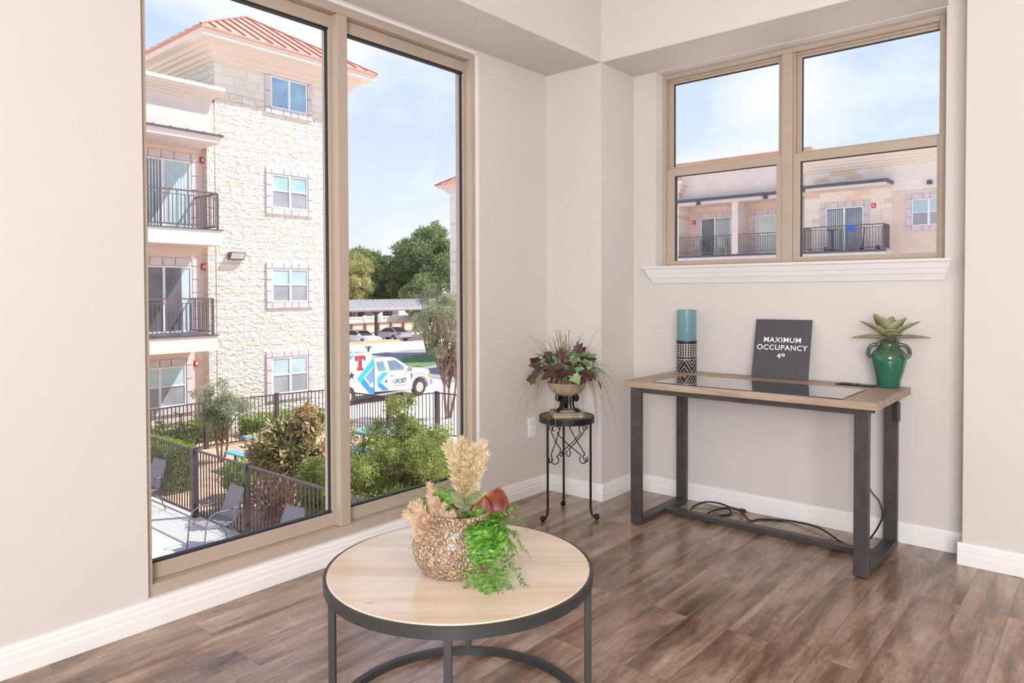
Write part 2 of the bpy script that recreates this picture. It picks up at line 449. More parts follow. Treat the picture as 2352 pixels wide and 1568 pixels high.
# ---------------------------------------------------------------- left window
w=thing('window_1',(XL-.06,1.98,.105),None,None,None,'structure')
XA,XB=-2.70,-2.745
f=MB()
f.box(-2.82,XA,1.1,1.122,.105,2.524).box(-2.82,XA,2.829,2.866,.105,2.524).box(-2.82,XA-.001,1.122,2.829,2.480,2.512)
f.box(-2.82,XA-.001,1.122,2.829,.105,.145)
f.build('window_frame',M_FRAME,w,bevel=.002)
MB().box(-2.82,XA+.0005,1.957,2.013,.146,2.479).build('mullion',M_FRAME,w,bevel=.003)
MB().box(XA-.03,XL+.002,1.1,2.866,2.512,2.524).box(XA-.03,XL+.002,2.862,2.872,.1,2.524).build('drywall_bead',M_TRIM,w)
for (a,c) in ((1.122,1.957),(2.013,2.829)):
    s=MB()
    s.box(-2.80,XB,a,c,2.422,2.479).box(-2.80,XB,a,c,.146,.206)
    s.box(-2.80,XB,a,a+.012,.206,2.422).box(-2.80,XB,c-.014,c,.206,2.422)
    s.build('sash',M_FRAME,w,bevel=.0015)
    g=MB();y0,y1=a+.012,c-.014
    g.box(-2.775,XB-.004,y0,y1,2.412,2.422).box(-2.775,XB-.004,y0,y1,.206,.214)
    g.box(-2.775,XB-.004,y0,y0+.005,.214,2.412).box(-2.772,XB-.012,y1-.006,y1,.214,2.412)
    g.build('gasket',M_GASKET,w)
    MB().box(-2.768,-2.762,y0+.004,y1-.004,.212,2.414).build('pane',M_GLASS,w)
# ---------------------------------------------------------------- right window
w=thing('window_2',(-1.38,YR+.1,OZ0),None,None,None,'structure')
Y1,Y2,Y3=3.935,3.948,3.975
f=MB()
f.box(OX0,-2.117,Y1,4.01,OZ0,OZ1).box(-.665,OX1,Y1,4.01,OZ0,OZ1).box(-2.117,-.665,Y1,4.01,2.506,OZ1).box(-2.117,-.665,Y1,4.01,OZ0,1.378)
f.box(-2.117,-.665,Y1+.03,4.01,2.494,2.506)
f.build('window_frame',M_FRAME,w,bevel=.0015)
MB().box(-1.412,-1.357,Y1+.001,4.01,1.378,2.506).box(-1.357,-1.345,Y1+.012,4.01,1.378,2.506).box(-1.424,-1.412,Y1+.012,4.01,1.378,2.506).build('mullion',M_FRAME,w,bevel=.002)
for (ua,uc,la,lc) in ((-2.084,-1.445,-2.065,-1.447),(-1.320,-.672,-1.318,-.676)):
    oa,oc=(-2.117,-1.424) if ua<-2 else (-1.345,-.665)
    s=MB()
    s.box(oa,ua,Y3,4.005,1.94,2.494).box(uc,oc,Y3,4.005,1.94,2.494).box(ua,uc,Y3,4.005,2.480,2.494).box(ua,uc,Y3,4.005,1.93,1.975)
    s.build('upper_sash',M_FRAME,w,bevel=.0015)
    g=MB();g.box(ua,uc,3.982,3.99,2.474,2.480).box(ua,ua+.005,3.982,3.99,1.975,2.474)
    g.build('gasket',M_GASKET,w)
    MB().box(ua,uc,3.992,3.996,1.975,2.480).build('upper_pane',M_GLASS,w)
    s=MB();z0,z1=1.403,1.916
    s.box(oa,la,Y2,3.972,1.379,1.962).box(lc,oc,Y2,3.972,1.379,1.962).box(la,lc,Y2,3.972,z1,1.962).box(la,lc,Y2,3.972,1.379,z0)
    s.build('lower_sash',M_FRAME,w,bevel=.0015)
    g=MB();g.box(la,lc,3.955,3.962,z1-.005,z1).box(la,la+.003,3.955,3.98,z0,z1).box(la-.010,la+.001,3.976,3.985,1.39,1.93)
    g.build('gasket',M_GASKET,w)
    MB().box(la,lc,3.963,3.967,z0,z1).build('lower_pane',M_GLASS,w)
# moulded white stool under the window with splayed returns
prof=[(0,1.368),(.072,1.368),(.078,1.362),(.074,1.354),(.062,1.350),(.062,1.348),(.050,1.325),(.046,1.323),(.034,1.300),(.030,1.298),(.016,1.276),(.012,1.268),(0,1.268)]
m=MB();vs=[];
for sgn,xb in ((-1,-2.146),(1,-.622)):
    for d,z in prof: vs.append((xb+sgn*max(0,(d-.012))*.62,YR-d,z))
n=len(prof);m.add(vs,[tuple(range(n)),tuple(range(n,2*n))[::-1]]+[(i,(i+1)%n,n+(i+1)%n,n+i) for i in range(n)])
m.box(OX0,OX1,YR,Y1+.01,1.36,1.3675)
m.build('sill',M_TRIM,w)
# outlet
o=thing('wall_outlet',(XL,3.325,.405),'white duplex wall outlet plate left of the plant stand','outlet')
MB().bbox(XL,XL+.006,3.290,3.360,.347,.463,.002).build('cover_plate',M_WHITEPLASTIC,o)
for z in (.425,.385):
    MB().bbox(XL+.006,XL+.0085,3.309,3.341,z-.014,z+.014,.001).build('socket',M_WHITEPLASTIC,o)
    MB().box(XL+.0085,XL+.009,3.317,3.3195,z-.004,z+.007).box(XL+.0085,XL+.009,3.330,3.3325,z-.004,z+.007).build('slot',M_SLOT,o)
# ---------------------------------------------------------------- desk
ZT=.76
d=thing('console_desk',(-1.35,3.48,0),'grey oak topped desk with dark metal loop legs under the right window','desk')
MB().bbox(-1.948,-.748,3.178,3.795,ZT-.034,ZT,.0015).build('desktop',M_DESKWOOD,d)
for x0,x1 in ((-1.942,-1.882),(-.852,-.792)):
    l=MB();ya,yb=3.232,3.765;th=.026
    l.box(x0,x1,ya,ya+th,.006,ZT-.034).box(x0,x1,yb-th,yb,.006,ZT-.034).box(x0,x1,ya+th,yb-th,.006,.006+th).box(x0,x1,ya+th,yb-th,ZT-.034-th,ZT-.034)
    l.build('leg_frame',M_GUNMETAL,d,bevel=.002)
    for y in (ya+.01,yb-.03): MB().box(x0+.012,x1-.012,y,y+.02,0,.006).build('foot_pad',M_BLACKPLASTIC,d)
MB().box(-1.882,-.852,3.50,3.552,.007,.032).build('stretcher',M_GUNMETAL,d,bevel=.002)
MB().box(-1.882,-.852,3.236,3.262,ZT-.066,ZT-.034).build('apron_rail',M_GUNMETAL,d,bevel=.001)
MB().box(-1.882,-.852,3.735,3.761,ZT-.066,ZT-.034).build('apron_rail',M_GUNMETAL,d,bevel=.001)
for x,y in ((-1.876,3.27),(-.786,3.27),(-.786,3.74),(-.786,3.70)):
    MB().lathe([(.0,0),(.006,0),(.006,.004),(0,.005)],(0,0,0),10)
    k=MB();k.M=Matrix.Translation((x,y,ZT-.05))@Matrix.Rotation(pi/2,4,'Y')
    k.lathe([(.008,0),(.008,.005),(.004,.007),(0,.007)],n=10).build('bolt',M_BLACKMETAL,d)
MB().box(-.80,-.785,3.70,3.76,.60,.69).build('adjuster_bracket',M_BLACKMETAL,d)
MB().bbox(-1.78,-.886,3.180,3.555,ZT,ZT+.004,.0008).build('glass_shelf',M_PADGLASS,d)['label']='thin glossy black glass panel'
c=thing('control_strip',(-.968,3.70,ZT),'slim black power and control strip lying flat beside green vase','power strip')
MB().bbox(-1.056,-.88,3.675,3.728,ZT,ZT+.006,.002).build('housing',M_BLACKPLASTIC,c)
MB().bbox(-1.035,-.985,3.69,3.714,ZT+.006,ZT+.009,.001).build('socket_panel',M_MATTEBLACK,c)
MB().lathe([(.009,0),(.009,.004),(0,.005)],(-.96,3.702,ZT+.006),14).build('button',M_CHARCOALMETAL,c)
# sign leaning on the wall
s=thing('occupancy_sign',(-1.345,3.73,ZT),'charcoal square board reading maximum occupancy 49 leaning against wall','sign')
A=Vector((-1.489,3.712,ZT+.0022));B=Vector((-1.206,3.745,ZT+.0022));U=(B-A).normalized()
top=Vector((-.006,.083,.305));V=top.normalized();N=U.cross(V).normalized();H=top.length;W_=(B-A).length
mb=MB();vs=[A+U*u*W_+V*v*H+N*k for k in (0,-.005) for u,v in ((0,0),(1,0),(1,1),(0,1))]
mb.add(vs,[(0,1,2,3),(7,6,5,4),(0,4,5,1),(1,5,6,2),(2,6,7,3),(3,7,4,0)]).build('board',M_SIGN,s)
for txt,v,sz in (('MAXIMUM',.645,.0385),('OCCUPANCY',.515,.0385),('49',.375,.0385)):
    ctr=A+U*W_*.5+V*H*v+N*.0006
    text_mesh(txt,sz,M_LETTER,'lettering',s,ctr,U,V,.0005,.0004,space=1.10)
# two-part cylinder vase
C=(-1.878,3.738)
v=thing('pillar_vase',(*C,ZT),'tall teal cylinder vase on black and white patterned base at desk left end','vase')
R=.0555;z1=.178
MB().lathe([(R-.001,0),(R,.002),(R,z1-.012),(R+.002,z1-.010),(R+.002,z1),(.0,z1)],(*C,ZT),48).build('patterned_base',M_MATTEBLACK,v,smooth=True)
MB().lathe([(R-.002,z1),(R-.001,z1+.002),(R-.001,.350),(R-.004,.353),(R-.006,.350),(R-.006,.25),(0,.25)],(*C,ZT),48).build('teal_cylinder',M_BLUEGLAZE,v,smooth=True)
def cylpt(a,z,r=R+.0006): return Vector((C[0]+r*cos(a),C[1]+r*sin(a),ZT+z))
dots=MB()
for k in range(24):
    for j in range(6):
        a=2*pi*k/24;z=.098+j*.0118;pt=cylpt(a,z);n=[]
        for q in range(8):
            t=2*pi*q/8;n.append(cylpt(a+cos(t)*.0044/R,z+sin(t)*.004))
        dots.add(n,[tuple(range(8))])
dots.build('dot_band',M_WHITEPAINT,v)
lines=MB()
def cline(a0,z0,a1,z1,w=.0022):
    n=8;P=[]
    dx=(a1-a0)*R;dz=z1-z0;L=sqrt(dx*dx+dz*dz);ux,uz=-dz/L*w/2/R,dx/L*w/2
    for i in range(n+1):
        t=i/n;a=a0+(a1-a0)*t;z=z0+dz*t
        P.append([cylpt(a-ux,z-uz),cylpt(a+ux,z+uz)])
    lines.grid(P)
for z in (.089,.075):
    for k in range(12): cline(2*pi*k/12,z,2*pi*(k+1)/12,z)
for k in range(4):
    a=2*pi*k/4+.25;h=.073;wd=pi/4
    cline(a-wd,.002,a,h*1.0);cline(a,h,a+wd,.002)
    cline(a-wd*.55,.002,a,h*.52);cline(a,h*.52,a+wd*.55,.002)
    cline(a,.002,a,h*.2)
    a2=a+wd
    cline(a2-wd*.62,h,a2,h*.42);cline(a2,h*.42,a2+wd*.62,h);cline(a2-wd*.3,h,a2,h*.7);cline(a2,h*.7,a2+wd*.3,h)
lines.build('zigzag_band',M_WHITEPAINT,v)
# green vase with agave
C=(-.831,3.733)
v=thing('green_vase',(*C,ZT),'green glazed two-handled urn vase holding a spiky agave rosette','vase')
vp=[(.042,0),(.047,.002),(.049,.01),(.055,.04),(.066,.08),(.075,.12),(.078,.142),(.074,.16),(.060,.178),(.044,.192),(.040,.205),(.043,.216),(.046,.22),(.040,.221),(.036,.21),(.036,.18),(0,.17)]
MB().lathe(vp,(*C,ZT),48).build('vase_body',M_VASE,v,smooth=True,ang=60)
Rw=Vector((cos(yaw)*1.0,sin(yaw),0));Rw=Vector((.94,.34,0)).normalized()
for sg in (-1,1):
    P=[]
    for i in range(15):
        t=i/14;a=radians(100-200*t)
        P.append(Vector((*C,ZT))+Rw*sg*(.057+.030*cos(a)+(.006 if t>.5 else 0)*t)+Vector((0,0,.172+.030*sin(a)-t*.004)))
    P[0]=Vector((*C,ZT))+Rw*sg*.041+Vector((0,0,.203));P[-1]=Vector((*C,ZT))+Rw*sg*.072+Vector((0,0,.142))
    MB().tube(P,[.0085]*15,10).build('handle',M_VASE,v,smooth=True,ang=60)
ag=thing('agave_rosette',(C[0],C[1],ZT+.19),'artificial spiky sage green agave rosette set in green urn vase','plant')
top=Vector((*C,ZT+.232))
def agave(az,el,L,W,tw=0):
    d=Rw*cos(az)*cos(el)+Vector((Rw.y,-Rw.x,0))*sin(az)*cos(el)+Vector((0,0,1))*sin(el)
    side=d.cross(Vector((0,0,1))).normalized();up=side.cross(d)
    if tw: q=Matrix.Rotation(tw,3,d);side=q@side;up=q@up
    m=MB();rows=[];N=14
    for i in range(N+1):
        t=i/N;wd=W*1.12*(.35+.65*sin(min(1,t*1.5)*pi/2))*(1-max(0,(t-.45)/.55)**1.7)
        spike=.0050 if i%2 and .35<t<.95 else 0
        wd=max(.0008,wd/2+spike);c=top+d*L*t+up*(-.06*L*t*t)+up*(.0)
        curl=.35*wd
        rows.append([c-side*wd+up*curl,c-side*wd*.5+up*.1*curl,c-up*.15*curl,c+side*wd*.5+up*.1*curl,c+side*wd+up*curl])
    m.grid(rows)
    o=m.build('agave_leaf',M_AGAVE,ag,smooth=True,ang=80)
    md=o.modifiers.new('th','SOLIDIFY');md.thickness=.0016
for a in [(2.85,.60,.160,.085),(2.45,.98,.150,.09),(.30,.62,.155,.085),(.75,.92,.135,.085),(1.4,1.25,.115,.055),(pi+.1,.05,.160,.062),(-.1,.08,.180,.060),(1.6,.62,.085,.095),(4.4,.45,.11,.07),(5.0,.5,.11,.07),(1.2,.35,.10,.07)]: agave(*a)
r=MB()
for i in range(70):
    a=random.uniform(0,2*pi);rr=random.uniform(.01,.05);z=random.uniform(.205,.235)
    p=Vector((C[0]+rr*cos(a),C[1]+rr*sin(a),ZT+z));P=[p]
    for k in range(4):
        p=p+Vector((random.uniform(-.014,.014),random.uniform(-.014,.014),random.uniform(-.008,.008)));P.append(p)
    r.tube(P,.0012,4)
r.build('dry_roots',M_ROOT,ag)
# cords
def smooth_path(P,n=6):
    P=[Vector(p) for p in P];out=[]
    for i in range(len(P)-1):
        p0=P[max(i-1,0)];p1=P[i];p2=P[i+1];p3=P[min(i+2,len(P)-1)]
        for k in range(n):
            t=k/n;out.append(.5*((2*p1)+(p2-p0)*t+(2*p0-5*p1+4*p2-p3)*t*t+(3*p1-p0-3*p2+p3)*t**3))
    out.append(P[-1]);return out
c=thing('power_cord',(-1.5,3.75,0),'black power cord with plug coiled on the floor under the desk','cord')
r=.0045
Z=r+.0005
P1=[(-1.79,3.615,Z),(-1.815,3.70,Z),(-1.78,3.78,.02),(-1.708,3.80,.022),(-1.645,3.79,.016),(-1.604,3.79,.012),(-1.575,3.785,.012)]
P2=[(-1.702,3.645,Z),(-1.683,3.712,.012),(-1.644,3.752,.02),(-1.589,3.765,.02),(-1.535,3.72,.02),(-1.475,3.662,Z),(-1.445,3.72,Z),(-1.341,3.79,Z),(-1.24,3.78,.012),(-1.165,3.75,.018),(-1.1,3.71,.014),(-1.026,3.648,Z),(-.96,3.60,Z)]
MB().tube(smooth_path(P1),r,8).build('cable',M_CORD,c,smooth=True)
MB().tube(smooth_path(P2),r,8).build('cable',M_CORD,c,smooth=True)
MB().tube(smooth_path([(-1.66,3.60,Z),(-1.62,3.66,Z),(-1.60,3.71,Z),(-1.63,3.74,.022),(-1.70,3.70,Z)]),r,8).build('cable',M_CORD,c,smooth=True)
pl=MB().beam((-1.578,3.786,.013),(-1.548,3.772,.013),.024,.018).build('plug',M_CORD,c,bevel=.003)
MB().beam((-1.549,3.779,.013),(-1.530,3.770,.013),.0015,.006).beam((-1.553,3.766,.013),(-1.534,3.757,.013),.0015,.006).build('prong',M_BRASS,pl)
c=MB().tube(smooth_path([(-.95,3.70,.695),(-.945,3.70,.55),(-.930,3.70,.35),(-.897,3.70,.26),(-.860,3.70,.215),(-.845,3.70,.153),(-.868,3.70,.085),(-.90,3.70,.03),(-.93,3.70,Z)]),.004,8).build('hanging_cord',M_CORD,smooth=True)
tag(c,'black cord hanging down behind the right desk leg to floor','cord')
# ---------------------------------------------------------------- coffee table
CX,CYt,RT,ZTB=-1.423,1.436,.3775,.4415
t=thing('coffee_table',(CX,CYt,0),'round travertine topped coffee table with charcoal metal frame','table')
MB().lathe([(0,-.012),(RT-.009,-.012),(RT-.009,.001),(RT-.011,.003),(0,.003)],(CX,CYt,ZTB),128).build('tabletop',M_TRAV,t,smooth=True)
MB().lathe([(RT-.014,-.03),(RT,-.03),(RT,.0),(RT-.008,.0),(RT-.008,-.0125),(RT-.014,-.0125),(RT-.014,-.03)],(CX,CYt,ZTB),128).build('rim',M_CHARCOALMETAL,t,smooth=True)
MB().lathe([(RT-.022,0),(RT-.002,0),(RT-.002,.022),(RT-.022,.022),(RT-.022,0)],(CX,CYt,0),128).build('base_ring',M_CHARCOALMETAL,t,smooth=True)
a0=atan2(1.168-CYt,-1.196-CX)
for k in range(4):
    a=a0+k*pi/2;m=MB();m.M=Matrix.Translation((CX+(RT-.0125)*cos(a),CYt+(RT-.0125)*sin(a),0))@Matrix.Rotation(a,4,'Z')
    m.box(-.0095,.0095,-.0095,.0095,.022,ZTB-.03).build('leg',M_CHARCOALMETAL,t,bevel=.001)
# ---------------------------------------------------------------- plant stand
SX,SY,SZ=-2.28,3.13,.545
p=thing('plant_stand',(SX,SY,0),'small round black wrought iron plant stand in the corner','plant stand')
MB().lathe([(0,-.006),(.143,-.006),(.143,0),(0,0)],(SX,SY,SZ),64).build('stand_top',M_STANDTOP,p,smooth=True)
MB().lathe([(.143,-.03),(.150,-.03),(.150,.002),(.143,.002),(.143,-.03)],(SX,SY,SZ),64).build('rim',M_WROUGHT,p,smooth=True)
ang=[atan2(2.97-SY,-2.314-SX),atan2(3.179-SY,-2.109-SX),atan2(3.277-SY,-2.418-SX)]
for a in ang:
    P=[(.136,SZ-.028),(.136,.3),(.136,.08),(.137,.05),(.142,.028),(.152,.016),(.163,.014)]
    MB().tube([(SX+r*cos(a),SY+r*sin(a),z) for r,z in smooth_path([(q[0],q[1],0) for q in P],5) and [(v_.x,v_.y) for v_ in smooth_path([(q[0],q[1],0) for q in P],5)]],.0065,10).build('leg',M_WROUGHT,p,smooth=True)
    MB().ball((SX+.170*cos(a),SY+.170*sin(a),.0155),.0155,16,10).build('ball_foot',M_WROUGHT,p,smooth=True)
def spiral(c,r0,a0,turn,n=16,shrink=.35):
    return [(c[0]+(r0*(1-(1-shrink)*i/n))*cos(a0+turn*i/n),c[1]+(r0*(1-(1-shrink)*i/n))*sin(a0+turn*i/n)) for i in range(n+1)]
for k in range(3):
    a,b_=ang[k],ang[(k+1)%3]
    A=Vector((SX+.136*cos(a),SY+.136*sin(a),0));B=Vector((SX+.136*cos(b_),SY+.136*sin(b_),0))
    W_=(B-A).length;U=(B-A).normalized()
    for mir in (0,1):
        # S scroll: curl at the top, long diagonal, curl at the bottom by the opposite leg
        top=spiral((.040,-.038),.027,radians(-60),radians(300))[::-1]
        bot=spiral((W_-.036,-.205),.027,radians(120),radians(300))
        t0=(.046,-.054);path=[q for q in top]+[(W_*.5,-.125)]+[q for q in bot]
        pts=[]
        for (u,z) in path:
            if mir: u=W_-u
            pts.append(A+U*u+Vector((0,0,SZ-.022+z)))
        MB().tube(smooth_path(pts,2),.0028,6).build('scroll',M_WROUGHT,p,smooth=True)
# urn planter
u=thing('pedestal_urn',(SX,SY,SZ),'stone coloured footed urn planter on three black scrolls on plant stand','planter')
m=MB();m.M=Matrix.Translation((SX,SY,SZ+.0005))@Matrix.Rotation(yaw+.12,4,'Z')
def octo(h,c): return [(-h+c,-h),(h-c,-h),(h,-h+c),(h,h-c),(h-c,h),(-h+c,h),(-h,h-c),(-h,-h+c)]
for h,z0,z1_ in ((.088,0,.016),(.084,.016,.019),(.086,.019,.026)): m.prism(octo(h*.98,.016),z0,z1_,U=(1,0,0),V=(0,1,0),W=(0,0,1))
m.prism(octo(.045,.012),.026,.034,U=(1,0,0),V=(0,1,0),W=(0,0,1))
m.build('plinth',M_URN,u,bevel=.002)
for k in range(3):
    a=yaw+pi/2+k*2*pi/3;D=Vector((cos(a),sin(a),0));O=Vector((SX,SY,SZ+.028))
    P=[(.072,.004),(.055,.008),(.040,.014),(.032,.03),(.030,.05),(.034,.072),(.044,.084),(.056,.083),(.062,.073),(.057,.064),(.050,.066)]
    q=smooth_path([(x,z,0) for x,z in P],4)
    MB().tube([O+D*v_.x+Vector((0,0,v_.y)) for v_ in q],[.009+.005*sin(pi*i/len(q)) for i in range(len(q))],8).build('scroll_foot',M_WROUGHT,u,smooth=True)
ub=SZ+.11
MB().lathe([(0,0),(.035,.0),(.062,.010),(.088,.030),(.102,.052),(.105,.066),(.107,.068),(.107,.074),(.1,.076),(.092,.07),(.08,.05),(0,.045)],(SX,SY,ub),56).build('bowl',M_URN,u,smooth=True,ang=50)
g=thing('faux_ivy_plant',(SX,SY,ub+.05),'artificial ivy and trailing grass arrangement spilling from the urn','plant')
MB().lathe([(.085,.052),(.06,.085),(.03,.1),(0,.103)],(SX,SY,ub),24).build('moss_filling',M_MOSS,g,smooth=True)
gr=MB()
rg=random.Random(11)
for i in range(240):
    az=rg.uniform(0,2*pi);cr=rg.uniform(.0,.07)
    P=[];o=Vector((SX+cr*cos(az),SY+cr*sin(az),ub+.085))
    upk=rg.random()
    if upk<.28: L=rg.uniform(.15,.27);out=rg.uniform(.04,.20);dr=rg.uniform(.0,.07)
    else: L=rg.uniform(.09,.17);out=rg.uniform(.14,.30);dr=rg.uniform(.16,.42)*(out/.24)
    D=Vector((cos(az),sin(az),0))
    if upk>=.25 and D.dot(Vector((.65,-.76,0)))>.55 and rg.random()<.85: continue
    for k in range(15):
        t=k/14;pp=o+D*out*(t**.8)+Vector((0,0,L*1.15*sin(t*pi/2*1.1)-dr*t**2.3))
        if pp.x<XL+.01: pp.x=XL+.01
        if pp.y>PY-.008: pp.y=PY-.008
        P.append(pp)
    w0=.0023
    rows=[]
    for k,pp in enumerate(P):
        s_=D.cross(Vector((0,0,1)))*w0*(1-.85*(k/14)**2);rows.append([pp-s_,pp+Vector((0,0,.0008)),pp+s_])
    gr.grid(rows)
gr.build('trailing_grass',M_GRASS,g,nonrm=True)
def lobed(mb,p,d,up,L):
    d=d.normalized();r=d.cross(up).normalized();n=r.cross(d)
    out=[(0,0),(.12,.16),(.05,.42),(.3,.3),(.42,.5),(.6,.28),(1,0)]
    ctr=[p+d*L*.12,p+d*L*.45-n*L*.06,p+d*L*.95-n*L*.15]
    left=[p+d*L*a+r*L*b+n*L*(.10*b-.15*a*a) for a,b in out];right=[p+d*L*a-r*L*b+n*L*(.10*b-.15*a*a) for a,b in out]
    vs=left+right+[p+d*L*.4-n*L*.05];c=len(vs)-1;k=len(out);fs=[]
    for i in range(k-1): fs+= [(i,i+1,c),(k+i+1,k+i,c)]
    mb.add(vs,fs)
bu=MB();iv=MB()
for i in range(175):
    az=rg.uniform(0,2*pi);el=rg.uniform(-.22,1.2)
    if el<.12 and cos(az)*.65-sin(az)*.76>.45: continue
    if i%5==4: continue
    rr=rg.uniform(.09,.158)
    D=Vector((cos(az)*cos(el),sin(az)*cos(el),sin(el)))
    p_=Vector((SX,SY,ub+.11))+Vector((D.x*rr*1.15,D.y*rr*1.15,D.z*rr*.85))
    p_.x=max(p_.x,XL+.03);p_.y=min(p_.y,PY-.03)
    dd=(D+Vector((rg.uniform(-.6,.6),rg.uniform(-.6,.6),rg.uniform(-.9,.2)))).normalized()
    lobed(bu if i%10<6 else iv,p_,dd,(D+Vector((0,0,.3))).normalized(),rg.uniform(.050,.080))
    if i%3==0: (bu if i%2 else iv).tube([Vector((SX,SY,ub+.07)),p_*.5+Vector((SX,SY,ub+.12))*.5,p_],.0015,4)
bu.build('burgundy_leaves',M_BURG,g,nonrm=True);iv.build('pale_green_leaves',M_IVY,g,nonrm=True)
# ---------------------------------------------------------------- arrangement on the coffee table
Rr=Vector((cos(yaw),sin(yaw),0));Tc=Vector((sin(yaw),-cos(yaw),0));Uz=Vector((0,0,1))
BC=Vector((-1.349,1.343,ZTB+.003))-Tc*.064-Rr*.004
def L3(a,b,c): return BC+Rr*a+Tc*b+Uz*c
K=.00119
def px(u,v,b=0):   # metres right / up from pot base, design grid of 1.19 mm
    return L3((u-1045)*K,b,(1290-v)*K+b*.0)
a=thing('ceramic_pot',tuple(BC),'carved brown ceramic pot on the round coffee table','pot')
prof=[(.0,0),(.068,0),(.088,.004),(.105,.024),(.117,.052),(.119,.078),(.114,.102),(.103,.124),(.098,.143),(.099,.160),(.100,.170),(.096,.172),(.091,.165),(.087,.13),(.0,.12)]
sp=smooth_path([(r,z,0) for r,z in prof],3);prof=[(max(0,v_.x),v_.y) for v_ in sp]
m=MB();fs=[];n=64
m.M=Matrix.Translation(BC)@Matrix.Rotation(yaw,4,'Z')@Matrix.Diagonal((1.0,.80,1,1))
m.lathe(prof,(0,0,0),n,fr=lambda A,r,z:r*(1+.012*sin(3*A+z*30)))
m.build('pot_body',M_POT,a,smooth=True,ang=70)
# raised flower medallion facing the room
fl=MB();cen=L3(-.052,.071,.120)
nrm=(Tc*.82-Rr*.45).normalized();su=nrm.cross(Uz).normalized()*-1
for k in range(7):
    t=2*pi*k/7;d_=su*cos(t)+Uz*sin(t);s_=nrm.cross(d_)
    rows=[]
    for i in range(7):
        q=i/6;w_=.0095*sin(pi*min(1,q*1.02))**.7
        c_=cen+d_*(.005+.026*q)+nrm*(.006*sin(pi*q)-.006*q)
        rows.append([c_-s_*w_-nrm*.004,c_-s_*w_*.5,c_-nrm*.0025,c_+s_*w_*.5,c_+s_*w_-nrm*.004])
    fl.grid(rows)
fl.ball(tuple(cen),.0045,8,6)
fl.build('flower_relief',M_POT,a,smooth=True,ang=80,nonrm=True)
p=thing('faux_fern_arrangement',tuple(L3(0,0,.13)),'artificial green fern, tan plumes and rust leaf arrangement in carved pot','plant')
m=MB();m.M=Matrix.Translation(BC)@Matrix.Rotation(yaw,4,'Z')@Matrix.Diagonal((1,.8,1,1));m.lathe([(.088,.125),(.055,.150),(0,.158)],n=24)
m.build('moss_filling',M_MOSS,p,smooth=True)
rf=random.Random(5)
def frond(pts,wid,mat,n=20,nm='fern_frond'):
    m=MB();path=smooth_path(pts,8);N=len(path)
    m.cm=1;m.tube(path,[.0013*(1-.6*i/N) for i in range(N)],5);m.cm=0
    for k in range(n):
        t=(k+.6)/n;i=min(N-2,int(t*(N-1)));q=path[i];d=(path[i+1]-path[i]).normalized()
        s_=d.cross(Uz)
        if s_.length<.3: s_=d.cross(Tc)
        s_=s_.normalized()
        nn=s_.cross(d)
        w_=wid*(sin(pi*min(1,t*.85+.17))**.8)*(1-.35*t)
        for sg in (-1,1):
            dd=(s_*sg+d*.35+Vector([rf.uniform(-.28,.28) for _ in range(3)])+nn*rf.uniform(-.3,.4)).normalized()
            m.leaf(q,dd,nn+Vector([rf.uniform(-.3,.3) for _ in range(3)]),w_*rf.uniform(.85,1.12),w_*.36,fold=.3,droop=.25)
    for v_ in m.v: pass
    o=m.build(nm,[mat,M_FERNSTEM],p,smooth=True,ang=80,nonrm=True)
    return o
def clampz(P): return [Vector((q.x,q.y,max(q.z,ZTB+.012))) for q in P]
# right cascade: pixel end points with forward offset
ends=[(1130,1372,.16),(1160,1358,.155),(1075,1330,.12),(1098,1300,.13),(1145,1325,.14),(1185,1318,.13),(1215,1300,.12),(1222,1245,.06),(1214,1195,.02),(1200,1215,.05),(1175,1250,.10),(1150,1285,.13),(1120,1290,.13),(1110,1335,.135),(1190,1270,.10),(1205,1170,-.02),(1165,1305,.12),(1090,1250,.11),(1060,1235,.10),(1105,1255,.13),(1135,1262,.13),(1170,1285,.11),(1195,1240,.07),(1180,1225,.08),(1155,1245,.10),(1118,1310,.14),(1140,1300,.13)]
for (u,v,b) in ends:
    s=px(1085+rf.uniform(-25,25),1190+rf.uniform(-5,8),rf.uniform(-.03,.04))
    e=px(u,v,0)+Tc*b
    # project forward offsets down so the end stays at the same sight line
    e=e+Tc*0-Uz*b*.42*.0
    mid=s*.5+e*.5;mid.z=max(s.z,e.z)+.012+rf.uniform(0,.02)
    m1=s*.75+mid*.25;m1.z=s.z+.02
    q=e*.85+s*.15;q.z=e.z+.035
    frond(clampz([s,m1,mid,q,e]),rf.uniform(.030,.037),M_FERN,n=27)
for (u,v,b) in [(1120,1165,.10),(1090,1185,.12),(1150,1178,.11),(1175,1210,.10),(1130,1200,.13),(1065,1190,.10),(1160,1235,.12),(1110,1215,.10),(1140,1210,.09),(1165,1200,.07),(1080,1210,.11),(1125,1235,.12),(1100,1180,.09),(1185,1190,.05),(1150,1150,.02),(1100,1140,-.02),(1125,1160,.05),(1170,1165,-.03),(1060,1150,.02),(1075,1160,.06),(1140,1180,.07)]:
    s=px(1085,1192,0);e=px(u,v,b);mid=(s+e)/2+Uz*.02
    frond([s,mid,e],.034,M_FERN,n=20)
